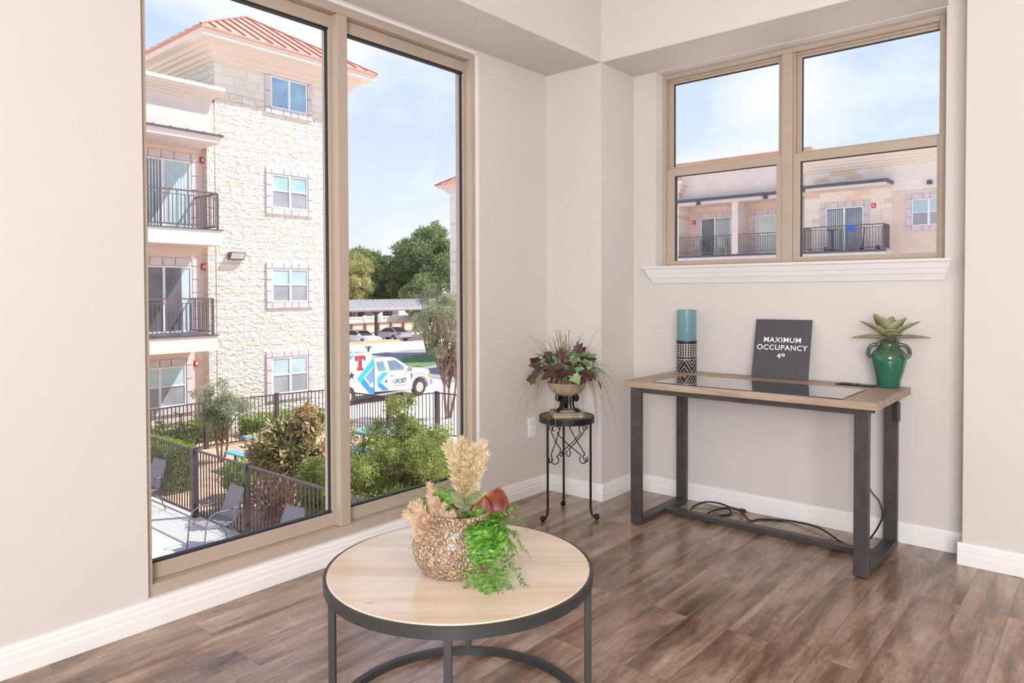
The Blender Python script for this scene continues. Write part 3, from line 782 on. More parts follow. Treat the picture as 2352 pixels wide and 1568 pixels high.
# left sprays
for (u,v,b,mt) in [(905,1157,-.02,M_FERNDARK),(918,1120,-.05,M_FERNDARK),(940,1228,.04,M_FERNDARK),(960,1105,-.04,M_FERN),(1000,1082,-.05,M_FERN),(1030,1085,-.04,M_FERN),(985,1095,-.06,M_FERN),(1042,1092,-.02,M_FERN),(1035,1125,0,M_FERN),(925,1140,-.03,M_FERNDARK),(950,1170,.02,M_FERNDARK),(945,1200,.05,M_FERNDARK)]:
    s=px(1000+rf.uniform(-12,18),1180,rf.uniform(-.02,.02));e=px(u,v,b);mid=(s+e)/2+Uz*(.03 if v<1170 else .035)
    frond([s,s*.6+mid*.4+Uz*.012,mid,e],.026,mt,n=16)
def plume(tips,base,mat,nm):
    m=MB()
    for (e,n) in tips:
        path=smooth_path([base,base*.5+e*.5+Vector([rf.uniform(-.006,.006) for _ in range(3)]),e],8);N=len(path)
        m.tube(path,.0011,4)
        for k in range(int(n*2.6)):
            t=rf.uniform(.12,1);i=min(N-2,int(t*(N-1)));q=path[i];d=(path[i+1]-path[i]).normalized()
            dd=(d*.9+Vector([rf.uniform(-1,1) for _ in range(3)])*.6).normalized();L=.029*(1.25-t*.7)
            nn=Vector([rf.uniform(-1,1) for _ in range(3)])
            m.leaf(q,dd,nn,L,.0025,fold=.2,droop=.4)
            m.leaf(q+dd*L*.5,(dd+nn*.5).normalized(),nn,L*.7,.0025,fold=.2,droop=.4)
    m.build(nm,mat,p,nonrm=True)
b1=px(1066,1118,-.01)
tips=[(px(1022,1015,-.02),70),(px(1035,1000,.0),90),(px(1050,1005,.02),90),(px(1062,995,.0),110),(px(1075,1015,.02),90),(px(1090,1010,0),80),(px(1112,1003,-.01),80),(px(1118,1030,.0),80),(px(1100,1040,.02),80),(px(1085,1030,-.02),80),(px(1042,1045,.02),70),(px(1092,1062,.02),70),(px(1070,1050,.03),80)]
tips=[(q+Uz*.016,n) for q,n in tips]
plume(tips,b1,M_PLUME,'golden_plume')
b2=px(1008,1195,.035)
tips=[(px(985,1090,.0),90),(px(950,1130,.02),90),(px(935,1150,.02),80),(px(965,1120,.04),80),(px(1005,1115,.04),90),(px(1040,1145,.05),90),(px(1030,1160,.06),90),(px(960,1165,.05),80),(px(1020,1130,.03),80),(px(990,1150,.07),90),(px(1010,1185,.08),60),(px(965,1190,.06),50),(px(1035,1190,.07),50)]
plume(tips,b2,M_PLUMEPINK,'tan_plume')
MB().tube(smooth_path([px(1055,1200,0),px(1064,1165,0),b1]),.0025,6).build('plume_stem',M_OLIVE,p)
def broad(base,tip,w,mat,nm,fold=.4,up=None,curl=.1):
    d=(tip-base);L=d.length;d=d.normalized();s_=d.cross(up or Tc).normalized();n_=s_.cross(d);m=MB();rows=[]
    for i in range(13):
        t=i/12;wd=w*.5*(sin(pi*(t*.93+.06))**.75)
        c=base+d*L*t+n_*curl*L*sin(pi*t)
        rows.append([c+s_*wd*j+n_*fold*wd*abs(j)**1.5 for j in (-1,-.6,-.25,0,.25,.6,1)])
    m.grid(rows);o=m.build(nm,mat,p,smooth=True,ang=80);md=o.modifiers.new('th','SOLIDIFY');md.thickness=.0006
broad(px(1120,1200,-.03),px(1150,1104,-.05),.088,M_REDLEAF,'rust_leaf',.28,curl=-.16)
broad(px(1100,1195,-.02),px(1112,1122,-.03),.062,M_REDLEAF,'rust_leaf',.3,curl=.1)
for bb,tt,w_ in [((1066,1128),(1110,1105),.03),((1066,1128),(1108,1112),.028),((1066,1130),(1035,1100),.026),((1068,1140),(1040,1118),.026),((1062,1195),(1035,1140),.045),((1062,1195),(1068,1135),.05),((1070,1150),(1080,1118),.022)]:
    broad(px(*bb,.0),px(*tt,rf.uniform(-.02,.03)),w_,M_OLIVE,'olive_leaf',.3)
# ================================================================ OUTDOORS
def stonemat(name,axis,bw,rh,c1,c2,accents=None,bumpy=.8,mort=(212,202,192)):
    t=NT(name);s=t.add('ShaderNodeSeparateXYZ');t.link(t.pos(),s.inputs[0])
    cb=t.add('ShaderNodeCombineXYZ');t.link(s.outputs[1 if axis=='y' else 0],cb.inputs[0]);t.link(s.outputs[2],cb.inputs[1])
    br=t.add('ShaderNodeTexBrick');t.link(cb.outputs[0],br.inputs['Vector']);br.offset=.45;br.squash=.8;br.squash_frequency=3
    br.inputs['Scale'].default_value=1;br.inputs['Brick Width'].default_value=bw;br.inputs['Row Height'].default_value=rh
    br.inputs['Mortar Size'].default_value=.012;br.inputs['Color1'].default_value=(0,0,0,1);br.inputs['Color2'].default_value=(1,1,1,1);br.inputs['Mortar'].default_value=(.5,.5,.5,1)
    sc=t.add('ShaderNodeSeparateColor');t.link(br.outputs['Color'],sc.inputs[0])
    stops=[(0,rgb(c1)),(.7,rgb(c2))]+([(.86,rgb(accents[0])),(.97,rgb(accents[1]))] if accents else [])
    c=t.ramp(sc.outputs[0],stops)
    n1=t.noise(t.mapping(t.pos(),(1,1,2.2)),7,4,.6,.5)
    c=t.mix(.5,c,t.ramp(n1,[(.34,(.90,.84,.76,1)),(.48,(1,1,1,1))]),'MULTIPLY')
    c=t.mix(br.outputs['Fac'],c,rgb(mort))
    t.color(c)
    h=t.math('ADD',t.math('MULTIPLY',t.noise(t.mapping(t.pos(),(1,1,1.9)),6,3,.55,.5),1.0),t.math('MULTIPLY',br.outputs['Fac'],-.55))
    t.bump(h,bumpy,.15);return t.set(.9,spec=.1)
M_STONE=stonemat('split_face_limestone','y',.52,.235,(236,228,216),(242,236,226),((240,230,212),(238,222,198)))
M_STONEX=stonemat('sandstone_block','x',.75,.25,(236,226,216),(242,232,220),((236,216,194),(230,204,180)),.25,(230,220,212))
M_SMOOTHST=stonemat('smooth_limestone','y',.8,.3,(226,220,210),(232,226,216),None,.1)
M_STUCCO=mk('pink_stucco',(230,206,190),.9,var=.02,scale=2,bump=.2,bscale=90,spec=.1)
M_STUCCOL=mk('pale_stucco',(232,216,206),.9,var=.02,scale=2,spec=.1)
M_SURR=mk('lavender_cast_stone',(214,203,205),.85,var=.04,scale=4,spec=.1)
M_CREAMTRIM=mk('cream_stucco_cornice',(234,220,206),.8,var=.01,spec=.1)
M_COPPER=mk('salmon_metal_roof',(212,156,136),.5,var=.05,scale=1.5)
M_COPPERD=mk('salmon_roof_seam',(184,108,88),.5,var=.05)
M_GUTTER=mk('dark_metal_flashing',(92,90,104),.5,metal=.2,var=.06)
M_RAIL=mk('taupe_railing_metal',(112,98,98),.5,metal=.2,var=.05)
M_FENCE=mk('dark_bronze_fence',(86,76,78),.5,metal=.2,var=.08)
M_VINYL=mk('white_window_vinyl',(236,234,232),.5,var=.01)
M_RED=mk('red_alarm_plastic',(206,58,58),.4,var=.02)
M_BLIND=mk('blue_white_vertical_blind',(196,212,218),.6,var=.04,scale=3)
M_LANTERN=mk('lamp_diffuser_panel',(226,224,218),.4,var=.02)
M_DARKCHAIR=mk('grey_sling_mesh',(140,132,134),.7,var=.08,scale=30)
M_CHAIRFRAME=mk('grey_chair_tube',(128,122,124),.4,metal=.3)
M_BLUETABLE=mk('sky_blue_thermoplastic',(96,172,206),.4,var=.05,scale=6)
M_CONCRETE=mk('pale_concrete',(224,212,205),.85,var=.03,scale=1.2,bump=.1,bscale=30,spec=.1)
M_PAVE=mk('light_driveway_concrete',(222,208,200),.85,var=.04,scale=.25,spec=.1)
M_ASPHALT=mk('grey_asphalt',(150,146,152),.9,var=.04,scale=.6,spec=.1)
M_DIRT=mk('mulch_and_dirt',(196,164,140),.95,var=.16,scale=5,bump=.5,bscale=14,spec=.05)
M_LAWN=leafmat('lawn_grass',(72,104,60),(104,136,78),1.5,.95)
M_BRICKW=mk('brown_block_wall',(156,122,106),.9,var=.06)
M_CREAMW=mk('cream_fence_panel',(226,202,176),.85,var=.05,scale=.8)
M_POSTGREY=mk('dark_steel_post',(92,80,84),.7)
M_WOODPOST=mk('brown_timber_post',(122,88,78),.8)
M_WHITEW=mk('white_vinyl_fence',(232,228,226),.6)
M_CARPORT=mk('pale_ribbed_carport_roof',(222,214,216),.5)
M_RIB=mk('carport_roof_rib',(140,134,138),.5)
M_BARK=mk('grey_brown_bark',(142,116,102),.9,var=.2,scale=8)
M_CARWHITE=mk('white_car_paint',(238,238,242),.25,var=.01,coat=.6)
M_CARSILVER=mk('silver_car_paint',(206,206,214),.25,var=.01,coat=.6)
M_CARGLASS=mk('dark_car_glass',(60,62,72),.1,var=.1)
M_TRUCKGLASS=mk('blue_grey_truck_glass',(108,132,150),.1,var=.15,scale=2)
M_TYRE=mk('tyre_rubber',(72,66,66),.8)
M_HUB=mk('steel_hub',(206,196,192),.4,metal=.4)
M_CHROME=mk('silver_trim',(176,174,176),.3,metal=.6)
M_TAIL=mk('red_tail_light',(196,60,60),.3)
M_AMBER=mk('amber_marker_light',(236,160,70),.3)
M_CYAN=mk('cyan_vehicle_wrap',(60,180,228),.3,var=.01)
M_ROYAL=mk('royal_blue_vehicle_wrap',(56,134,200),.3,var=.01)
M_NAVY=mk('navy_lettering',(44,56,110),.4,var=0)
M_REDLET=mk('red_lettering',(214,62,60),.4,var=0)
M_ORANGE=mk('orange_ladder_rail',(228,176,138),.5)
G1,G2=-3.1,-3.9
def gz(x,y):
    r=sqrt(x*x+y*y);t=min(1,max(0,(r-25.5)/4.5));return G1+(G2-G1)*sm(t)
# ground sheet
def ground(name,mat,x0,x1,y0,y1,dz,nx,ny,inside=None):
    m=MB();P=[]
    for i in range(nx+1):
        P.append([Vector((x0+(x1-x0)*i/nx,y0+(y1-y0)*j/ny,gz(x0+(x1-x0)*i/nx,y0+(y1-y0)*j/ny)+dz)) for j in range(ny+1)])
    m.grid(P);return struct(m.build(name,mat,smooth=True))
ground('driveway',M_PAVE,-120,60,-40,140,-.02,90,90)
struct(MB().box(-26,-2.9,-6,6.55,G1-.1,G1).build('patio',M_CONCRETE))
M_JOINT=mk('patio_joint',(150,140,138),.9)
m=MB()
for y in (2.2,4.35,6.2): m.box(-26,-2.9,y,y+.015,G1,G1+.002)
for x in (-20,-17.2,-14.4,-11.6,-8.8): m.box(x,x+.015,-6,6.2,G1,G1+.0025)
struct(m.build('patio_joints',M_JOINT))
struct(MB().box(-20.6,-6,6.55,13.1,G1-.1,G1+.005).build('planting_bed',M_DIRT))
def poly(name,mat,P,z,kind='structure'):
    m=MB();n=len(P);m.add([(x,y,z) for x,y in P]+[(x,y,z-.03) for x,y in P],[tuple(range(n)),tuple(range(n,2*n))[::-1]]+[(i,(i+1)%n,n+(i+1)%n,n+i) for i in range(n)])
    return struct(m.build(name,mat))
poly('road',M_ASPHALT,[(-46.5,26),(-47,37.1),(-47.9,42.1),(-47.1,44.6),(-44,62),(-24,40),(-28,28.5),(-30,29.1),(-31.5,29.3),(-36,24)],G2+.015)
poly('grass_island',M_LAWN,[(-40.7,35.1),(-42.2,36.6),(-42.9,38.6),(-42.7,40.6),(-42.4,43.3),(-40.5,50),(-34,43),(-37.7,38.3),(-36.85,35.3),(-36.1,32.9),(-38,32.6)],G2+.05)

# ---------------------------------------------------------------- stone tower building
bd=thing('apartment_building',(-21,12,G1),'cream stone tower block with salmon metal roof and stacked balconies across courtyard','building')
XT=-20.7;TY0,TY1=10.58,15.35
MB().box(XT-4.9,XT,TY0,TY1,G1,8.62).build('stone_tower',M_STONE,bd)
MB().box(XT-.02,XT+.004,TY0+.003,TY1,7.30,8.3).build('smooth_stone_band',M_SMOOTHST,bd)
MB().box(XT-1,XT-.02,10.33,TY0,G1,6.9).build('stone_pier',M_STONE,bd)
ev=MB();ox=.72
for o_,z0,z1 in ((.72,8.62,8.80),(.40,8.50,8.62),(.30,8.40,8.50),(.16,8.26,8.40),(.07,8.16,8.26)): ev.box(XT-4.9-o_,XT+o_,TY0-o_,TY1+o_,z0,z1)
ev.build('eave_cornice',M_CREAMTRIM,bd)
ax,ay,az_=XT-2.45,(TY0+TY1)/2,10.75
e_=.78;c4=[(XT+e_,TY0-e_),(XT+e_,TY1+e_),(XT-4.9-e_,TY1+e_),(XT-4.9-e_,TY0-e_)]
m=MB();m.add([(x,y,8.80) for x,y in c4]+[(x,y,8.86) for x,y in c4]+[(ax,ay,az_)],[(3,2,1,0),(0,1,5,4),(1,2,6,5),(2,3,7,6),(3,0,4,7),(4,5,8),(5,6,8),(6,7,8),(7,4,8)])
rf_=m.build('metal_roof',M_COPPER,bd)
m=MB()
A_=Vector((ax,ay,az_))
for k in range(4):
    P=Vector((*c4[k],8.86));Q=Vector((*c4[(k+1)%4],8.86));N_=14
    m.tube([P,A_],.045,5)
    for i in range(1,N_):
        t=i/N_;b0=P+(Q-P)*t
        mid=(P+Q)/2;dirn=(A_-mid);
        # rib runs parallel to the slope direction until the hip
        s_=1-abs(2*t-1);top=b0+dirn*s_
        m.tube([b0+Vector((0,0,.02)),top+Vector((0,0,.02))],.03,4)
m.build('roof_seam',M_COPPERD,rf_)
def surround(m,axis,c,u0,u1,z0,z1,w,th,bottom=True,n=4,out=1):
    """ring of separate blocks round an opening on plane axis=c"""
    g=.012
    def blk(a,b,p,q):
        if axis=='x': m.box(c,c+th*out,a+g,b-g,p+g,q-g)
        else: m.box(a+g,b-g,c,c+th*out,p+g,q-g)
    for z_ in ([z1] + ([z0-w] if bottom else [])):
        cuts=[u0-w,u0]+[u0+(u1-u0)*f for f in (.33,.53,.73)]+[u1,u1+w]
        for a,b in zip(cuts[:-1],cuts[1:]): blk(a,b,z_,z_+w)
    k=max(2,round((z1-z0)/.42))
    for i in range(k):
        for a,b in ((u0-w,u0),(u1,u1+w)): blk(a,b,z0+(z1-z0)*i/k,z0+(z1-z0)*(i+1)/k)
def xwin(parent,x,y0,y1,z0,z1,cols=2,rows=2,glassT=None,glassB=None,w=.2,ysplit=None,surr=True,bottom=True,blinds=False):
    if surr:
        m=MB();surround(m,'x',x,y0,y1,z0,z1,w,.05,bottom);m.build('window_surround',M_SURR,parent)
    f=MB();t=.05
    f.box(x,x+.03,y0,y0+t,z0,z1).box(x,x+.03,y1-t,y1,z0,z1).box(x,x+.03,y0+t,y1-t,z1-t,z1).box(x,x+.03,y0+t,y1-t,z0,z0+t)
    ym=ysplit or (y0+y1)/2
    f.box(x,x+.035,ym-.04,ym+.04,z0+t,z1-t)
    zm=z0+(z1-z0)*.52
    if rows==2: f.box(x,x+.028,y0+t,ym-.04,zm-.02,zm+.025).box(x,x+.028,ym+.04,y1-t,zm-.02,zm+.025)
    fr=f.build('window_frame' if rows==2 else 'glazed_frame',M_VINYL,parent)
    for a,b in ((y0+t,ym-.04),(ym+.04,y1-t)):
        if rows==2:
            MB().box(x,x+.01,a,b,zm+.025,z1-t).build('pane',glassT,fr);MB().box(x,x+.01,a,b,z0+t,zm-.02).build('pane',glassB,fr)
        else: MB().box(x,x+.01,a,b,z0+t,z1-t).build('pane',glassT,fr)
    return fr
M_LOWGLASS=farglass('grey_screened_glass',(150,150,158),(172,172,178))
W0,W1=12.42,13.76
xwin(bd,XT+.005,W0,W1,7.13,8.14,rows=1,glassT=M_SKYGLASS)
xwin(bd,XT,W0,W1,3.93,5.02,glassT=M_BLUEGLASS,glassB=M_LOWGLASS)
xwin(bd,XT,W0-.02,W1-.02,.90,1.99,glassT=M_BLUEGLASS,glassB=M_LOWGLASS)
xwin(bd,XT,W0-.05,W1-.05,-2.08,-.88,glassT=M_BLUEGLASS,glassB=M_LOWGLASS)
# balcony wing
XW=-20.95
MB().box(XW-4,XW,2,10.33,G1,5.6).build('stucco_wall',M_STUCCO,bd)
MB().box(XW-4,-20.5,2,10.33,5.6,6.95).build('parapet_wall',M_STUCCOL,bd)
cn=MB()
for o_,z0,z1 in ((.03,6.85,6.93),(.08,6.93,7.0),(.16,7.0,7.07),(.24,7.07,7.15),(.3,7.15,7.26)): cn.box(XW-4.2,-20.5+o_,1.8,10.36+o_,z0,z1)
cn.build('parapet_cornice',M_CREAMTRIM,bd)
MB().box(XW,-19.5,2,10.15,5.46,5.64).build('canopy',M_STUCCOL,bd)
m=MB().box(XW,-19.44,2,10.2,5.64,5.69)
for i in range(18): m.beam((-20.5,2.3+i*.46,5.72),(-19.5,2.3+i*.46,5.70),.03,.05)
m.build('canopy_flashing',M_GUTTER,bd)
for z1,ye in ((2.98,10.15),(.0,9.98)):
    s=MB().box(XW,-19.5,2,ye,z1-.42,z1).build('balcony_slab',M_STUCCOL,bd)
    MB().box(XW,-19.47,2,ye+.03,z1,z1+.03).build('slab_flashing',M_GUTTER,s)
    r=MB();xr=-19.56;y1=ye-.1;zt=z1+1.05;zb=z1+.12
    for z in (zt,zb): r.beam((xr,2,z),(xr,y1,z),.045,.04).beam((xr,y1,z),(XW,y1,z),.045,.04)
    r.beam((xr,2,zt-.12),(xr,y1,zt-.12),.02,.02)
    y=2.0;k=0
    while y<y1-.05:
        r.beam((xr,y,zb),(xr,y,zt if k%4==0 else zt-.12),.018,.018);y+=.115;k+=1
    x=xr-.12
    while x>XW+.05: r.beam((x,y1,zb),(x,y1,zt),.018,.018);x-=.13
    r.beam((xr,y1,z1),(xr,y1,zt),.05,.05)
    r.build('balcony_railing',M_RAIL,bd)
def slider(z0,z1,gl,gr,blind):
    y0,ys,y1=8.12,9.12,9.93
    m=MB();surround(m,'x',XW,y0,y1,z0,z1,.24,.05,False);m.build('door_surround',M_SURR,bd)
    f=MB();t=.05
    f.box(XW,XW+.04,y0,y1,z1-t,z1).box(XW,XW+.04,y0,y1,z0,z0+t).box(XW,XW+.04,y1-t,y1,z0+t,z1-t).box(XW,XW+.05,ys-.04,ys+.03,z0+t,z1-t).box(XW,XW+.04,y0,y0+t,z0+t,z1-t)
    dr=f.build('sliding_door',M_VINYL,bd)
    MB().box(XW,XW+.01,y0+t,ys-.04,z0+t,z1-t).build('pane',gl,dr);MB().box(XW,XW+.01,ys+.03,y1-t,z0+t,z1-t).build('pane',gr,dr)
    if blind=='all':
        b=MB();y=y0+.1
        while y<y1-.1: b.box(XW+.012,XW+.016,y,y+.05,z0+t,z1-t);y+=.085
        b.build('vertical_blind',M_BLIND,dr)
    else:
        MB().box(XW+.011,XW+.015,y1-.30,y1-.06,z0+t,z1-t).build('curtain',M_BLIND,dr)
slider(3.03,5.08,M_DARKGLASS,M_BLUEGLASS,'all');slider(.05,2.0,M_DARKGLASS,M_DARKGLASS,'part')
xwin(bd,XW,8.1,9.73,-2.1,-.92,glassT=M_BLUEGLASS,glassB=M_LOWGLASS,w=.22,ysplit=8.97)
for z,n_ in ((5.18,'highest'),(2.0,'middle'),(-.88,'lowest')):
    o=thing('alarm_strobe',(XW,10.22,z),{'highest':'red fire alarm strobe beside the upper balcony door','middle':'red fire alarm strobe beside the middle balcony door','lowest':'red fire alarm strobe beside the ground floor wing window'}[n_],'alarm','red fire alarms on the courtyard building')
    yy=10.28 if z>0 else 10.02
    MB().bbox(XW,XW+.06,yy-.06,yy+.06,z-.09,z+.09,.01).build('housing',M_RED,o)
    MB().box(XW+.06,XW+.08,yy-.02,yy+.03,z-.05,z+.04).build('lens',M_VINYL,o)
o=thing('wall_lamp',(XT,11.16,2.33),'boxy grey outdoor wall lamp casting a shadow on stone tower','lamp')
m=MB();m.prism([(0,-.11),(.10,-.11),(.22,.10),(.22,.13),(0,.13)],10.93,11.42,O=(XT+.01,0,2.33),U=(1,0,0),V=(0,0,1),W=(0,1,0)).build('housing',M_RAIL,o,bevel=.01)
m=MB();m.add([(XT+.118,10.96,2.235),(XT+.118,11.39,2.235),(XT+.232,11.39,2.425),(XT+.232,10.96,2.425),(XT+.1,10.96,2.235),(XT+.1,11.39,2.235),(XT+.2,11.39,2.425),(XT+.2,10.96,2.425)],[(0,1,2,3),(7,6,5,4),(0,4,5,1),(2,6,7,3),(0,3,7,4),(1,5,6,2)]).build('diffuser',M_LANTERN,o)

# ---------------------------------------------------------------- far tower (right edge of the tall window)
bc=thing('distant_tower',(-38,43,G2),'distant shaded cream stone tower with salmon roof at tall window right edge','building')
MB().box(-40.85,-34.5,40.3,46.6,G2,9.2).build('stone_tower',M_STONEX,bc)
m=MB()
for o_,z0,z1 in ((.75,9.5,9.66),(.4,9.3,9.5),(.2,9.1,9.3)): m.box(-40.85-o_,-34.5+o_,40.3-o_,46.6+o_,z0,z1)
m.build('eave_cornice',M_CREAMTRIM,bc)
c4=[(-41.7,39.45),(-33.7,39.45),(-33.7,47.4),(-41.7,47.4)];m=MB()
m.add([(x,y,9.66) for x,y in c4]+[(-37.7,43.4,12.0)],[(3,2,1,0),(0,1,4),(1,2,4),(2,3,4),(3,0,4)])
rf_=m.build('metal_roof',M_COPPER,bc)
m=MB();P=Vector((-41.7,39.45,9.7));Q=Vector((-33.7,39.45,9.7));A_=Vector((-37.7,43.4,12.03));m.tube([P,A_],.06,4)
for i in range(1,14):
    t=i/14;m.tube([P+(Q-P)*t,P+(Q-P)*t+(A_-(P+Q)/2)*(1-abs(2*t-1))],.04,4)
m.build('roof_seam',M_COPPERD,rf_)

# ---------------------------------------------------------------- long building seen through the right window
bb=thing('long_apartment_building',(-13,40,G2),'long pale sandstone apartment block with balconies seen through the right window','building')
YB_=36.6;YW=37.9
MB().box(-30,-15.4,YW,44,G2,8.1).box(-15.4,-12.0,YW,44,G2,8.1).build('stucco_wall',M_STUCCO,bb)
MB().box(-12.0,4,YB_,44,G2,7.3).build('stone_wall',M_STONEX,bb)
MB().box(-8.0,4,YB_-.06,YB_,G2,5.75).build('stucco_bay',M_STUCCO,bb)
MB().box(-8.45,-8.0,YB_-.08,YB_,G2,5.0).build('stone_quoin',M_STUCCOL,bb)
MB().box(-20.6,-18.85,YB_-.05,44,G2,6.9).build('stone_pier',M_STONEX,bb)
m=MB()
for o_,z0,z1 in ((.1,6.7,6.9),(.25,6.9,7.1),(.4,7.1,7.35)): m.box(-20.6-o_,-18.85+o_,YB_-.05-o_,44,z0,z1)
m.build('pier_cornice',M_CREAMTRIM,bb)
MB().box(-18.85,-12.0,YB_+.3,YW,6.25,7.9).build('parapet_wall',M_STUCCOL,bb)
m=MB().box(-19.2,-11.8,YB_+.15,44.2,8.1,8.22).box(-19.2,-11.8,YB_+.25,44.2,7.9,8.1)
m.build('parapet_cornice',M_CREAMTRIM,bb)
MB().box(-19.3,-11.7,YB_+.05,44.4,8.22,8.36).build('metal_coping',M_COPPER,bb)
m=MB()
for o_,z0,z1 in ((.06,7.0,7.12),(.14,7.12,7.26),(.22,7.26,7.4),(.3,7.4,7.55),(.4,7.55,7.75)): m.box(-12.2,4.2,YB_-o_,44,z0,z1)
m.build('stone_cornice',M_CREAMTRIM,bb)
MB().box(-18.85,-12.0,YB_-.15,YW,5.95,6.12).build('canopy',M_STUCCOL,bb)
MB().box(-18.95,-12.0,YB_-.28,YB_+.3,6.12,6.27).build('canopy_flashing',M_GUTTER,bb)
MB().box(-11.6,-8.08,35.5,YB_,6.0,6.13).build('canopy',M_STUCCOL,bb)
MB().box(-11.7,-8.0,35.42,YB_,6.13,6.27).build('canopy_flashing',M_GUTTER,bb)
MB().box(-15.74,-15.4,YB_-.1,YW,G2,5.96).build('column',M_STUCCOL,bb)
MB().box(-18.85,-12.0,YB_-.12,YW,2.7,3.15).build('balcony_slab',M_STUCCOL,bb)
MB().box(-11.75,-8.05,35.4,YB_,2.75,3.08).build('balcony_slab',M_STUCCOL,bb)
m=MB().box(-18.85,-12,YB_-.14,YB_-.1,3.06,3.17).box(-11.8,-8.0,35.36,35.4,2.99,3.1);m.build('slab_flashing',M_GUTTER,bb)
def yrail(x0,x1,y,z0,zt,ret=None,stp=.125):
    r=MB()
    for z in (zt,z0): r.beam((x0,y,z),(x1,y,z),.04,.045)
    r.beam((x0,y,zt-.14),(x1,y,zt-.14),.02,.025)
    x=x0+.05;k=0
    while x<x1: r.beam((x,y,z0),(x,y,zt if k%4==0 else zt-.14),.022,.022);x+=stp;k+=1
    if ret:
        for xx in (x0,x1):
            for z in (zt,z0): r.beam((xx,y,z),(xx,ret,z),.04,.045)
            yy=y
            while yy<ret: r.beam((xx,yy,z0),(xx,yy,zt),.022,.022);yy+=.13
            r.beam((xx,y,z0-.1),(xx,y,zt),.06,.06)
    r.build('balcony_railing',M_RAIL,bb)
yrail(-18.8,-15.75,YB_-.05,3.3,4.18);yrail(-15.38,-12.05,YB_-.05,3.3,4.2);yrail(-11.65,-8.15,35.48,3.2,4.24,YB_)
def yslider(x0,xs,x1,z0,z1,y,gl,gr):
    m=MB();surround(m,'y',y-.05,x0,x1,z0,z1,.28,.05,False);m.build('door_surround',M_SURR,bb)
    f=MB();t=.06
    f.box(x0,x1,y-.05,y,z1-t,z1).box(x0,x0+t,y-.05,y,z0,z1-t).box(x1-t,x1,y-.05,y,z0,z1-t).box(xs-.04,xs+.04,y-.06,y,z0,z1-t)
    d_=f.build('sliding_door',M_VINYL,bb)
    MB().box(x0+t,xs-.04,y-.02,y,z0,z1-t).build('pane',gl,d_);MB().box(xs+.04,x1-t,y-.02,y,z0,z1-t).build('pane',gr,d_)
    return d_,t
M_PALEGLASS=farglass('pale_reflecting_glass',(196,204,196),(214,220,214));M_STEEL=farglass('slate_glass',(104,120,142),(124,138,158))
yslider(-18.15,-17.3,-16.35,3.18,5.33,YW,M_DARKGLASS,M_LOWGLASS)
yslider(-15.0,-13.75,-12.9,3.18,5.28,YW,M_PALEGLASS,M_LOWGLASS)
d_,t=yslider(-10.98,-10.12,-9.26,3.1,5.23,YB_,M_DARKGLASS,M_STEEL)
for (a,b,y_) in ((-17.25,-16.42,YW),(-10.9,-10.2,YB_),(-10.05,-9.35,YB_)):
    m=MB();x=a
    while x<b: m.box(x,x+.045,y_-.03,y_-.024,3.2,5.12);x+=.1
    m.build('vertical_blind',M_LOWGLASS if b>-9.5 else M_BLIND,d_)
def ywin(x0,x1,z0,z1,y,w=.24):
    m=MB();surround(m,'y',y-.05,x0,x1,z0,z1,w,.05);m.build('window_surround',M_SURR,bb)
    f=MB();t=.05;xm=(x0+x1)/2;zm=(z0+z1)/2
    f.box(x0,x1,y-.04,y,z1-t,z1).box(x0,x1,y-.04,y,z0,z0+t).box(x0,x0+t,y-.04,y,z0+t,z1-t).box(x1-t,x1,y-.04,y,z0+t,z1-t).box(xm-.05,xm+.05,y-.045,y,z0+t,z1-t).box(x0+t,x1-t,y-.035,y,zm-.02,zm+.02)
    fr=f.build('window_frame',M_VINYL,bb)
    for a,b in ((x0+t,xm-.05),(xm+.05,x1-t)):
        MB().box(a,b,y-.02,y,zm+.02,z1-t).build('pane',M_BLUEGLASS,fr);MB().box(a,b,y-.02,y,z0+t,zm-.02).build('pane',M_LOWGLASS,fr)
ywin(-7.23,-5.85,4.14,5.35,YB_-.06)
for x,y,z,l_ in ((-18.58,YW,5.14,'red fire alarm strobe left of the recessed balcony door with white chairs'),(-8.83,YB_,5.2,'red fire alarm strobe right of the balcony door with blue cloth')):
    o=thing('alarm_strobe',(x,y,z),l_,'alarm')
    MB().bbox(x-.09,x+.09,y-.07,y,z-.11,z+.11,.02).build('housing',M_RED,o);MB().box(x-.03,x+.03,y-.09,y-.07,z-.05,z+.05).build('lens',M_VINYL,o)
for x,y,z,l_ in ((-17.6,YB_-.15,6.0,'small dark box floodlight under canopy above the white chairs'),(-13.9,YB_-.15,6.02,'small dark box floodlight under the canopy right of the column'),(-6.52,YB_-.06,6.05,'small dark box light high on the wall above right balcony window')):
    o=thing('flood_light',(x,y,z),l_,'lamp')
    MB().bbox(x-.1,x+.1,y-.12,y,z-.09,z+.09,.01).build('housing',M_GUTTER,o);MB().box(x-.05,x+.08,y-.05,y-.0,z-.11,z-.09).build('lens',M_LANTERN,o)
def slatchair(x,y,z,rz,label):
    o=thing('slat_back_chair',(x,y,z),label,'chair','white slatted chairs on the far balcony')
    R_=Matrix.Translation((x,y,z))@Matrix.Rotation(rz,4,'Z')
    def B(nm,f):
        m=MB();m.M=R_;f(m);m.build(nm,M_VINYL,o)
    B('seat',lambda m:m.box(-.22,.22,-.22,.22,.43,.47))
    for a in (-.2,.2):
        B('leg',lambda m:m.box(a-.02,a+.02,-.21,-.17,0,.43));B('leg',lambda m:m.box(a-.02,a+.02,.18,.22,0,.43))
    def bk(m):
        m.box(-.22,-.18,.18,.22,.47,1.0).box(.18,.22,.18,.22,.47,1.0).box(-.2,.2,.18,.22,.94,1.0).box(-.2,.2,.18,.22,.55,.59)
        for i in range(5): m.box(-.15+i*.068,-.12+i*.068,.19,.21,.59,.94)
    B('backrest',bk)
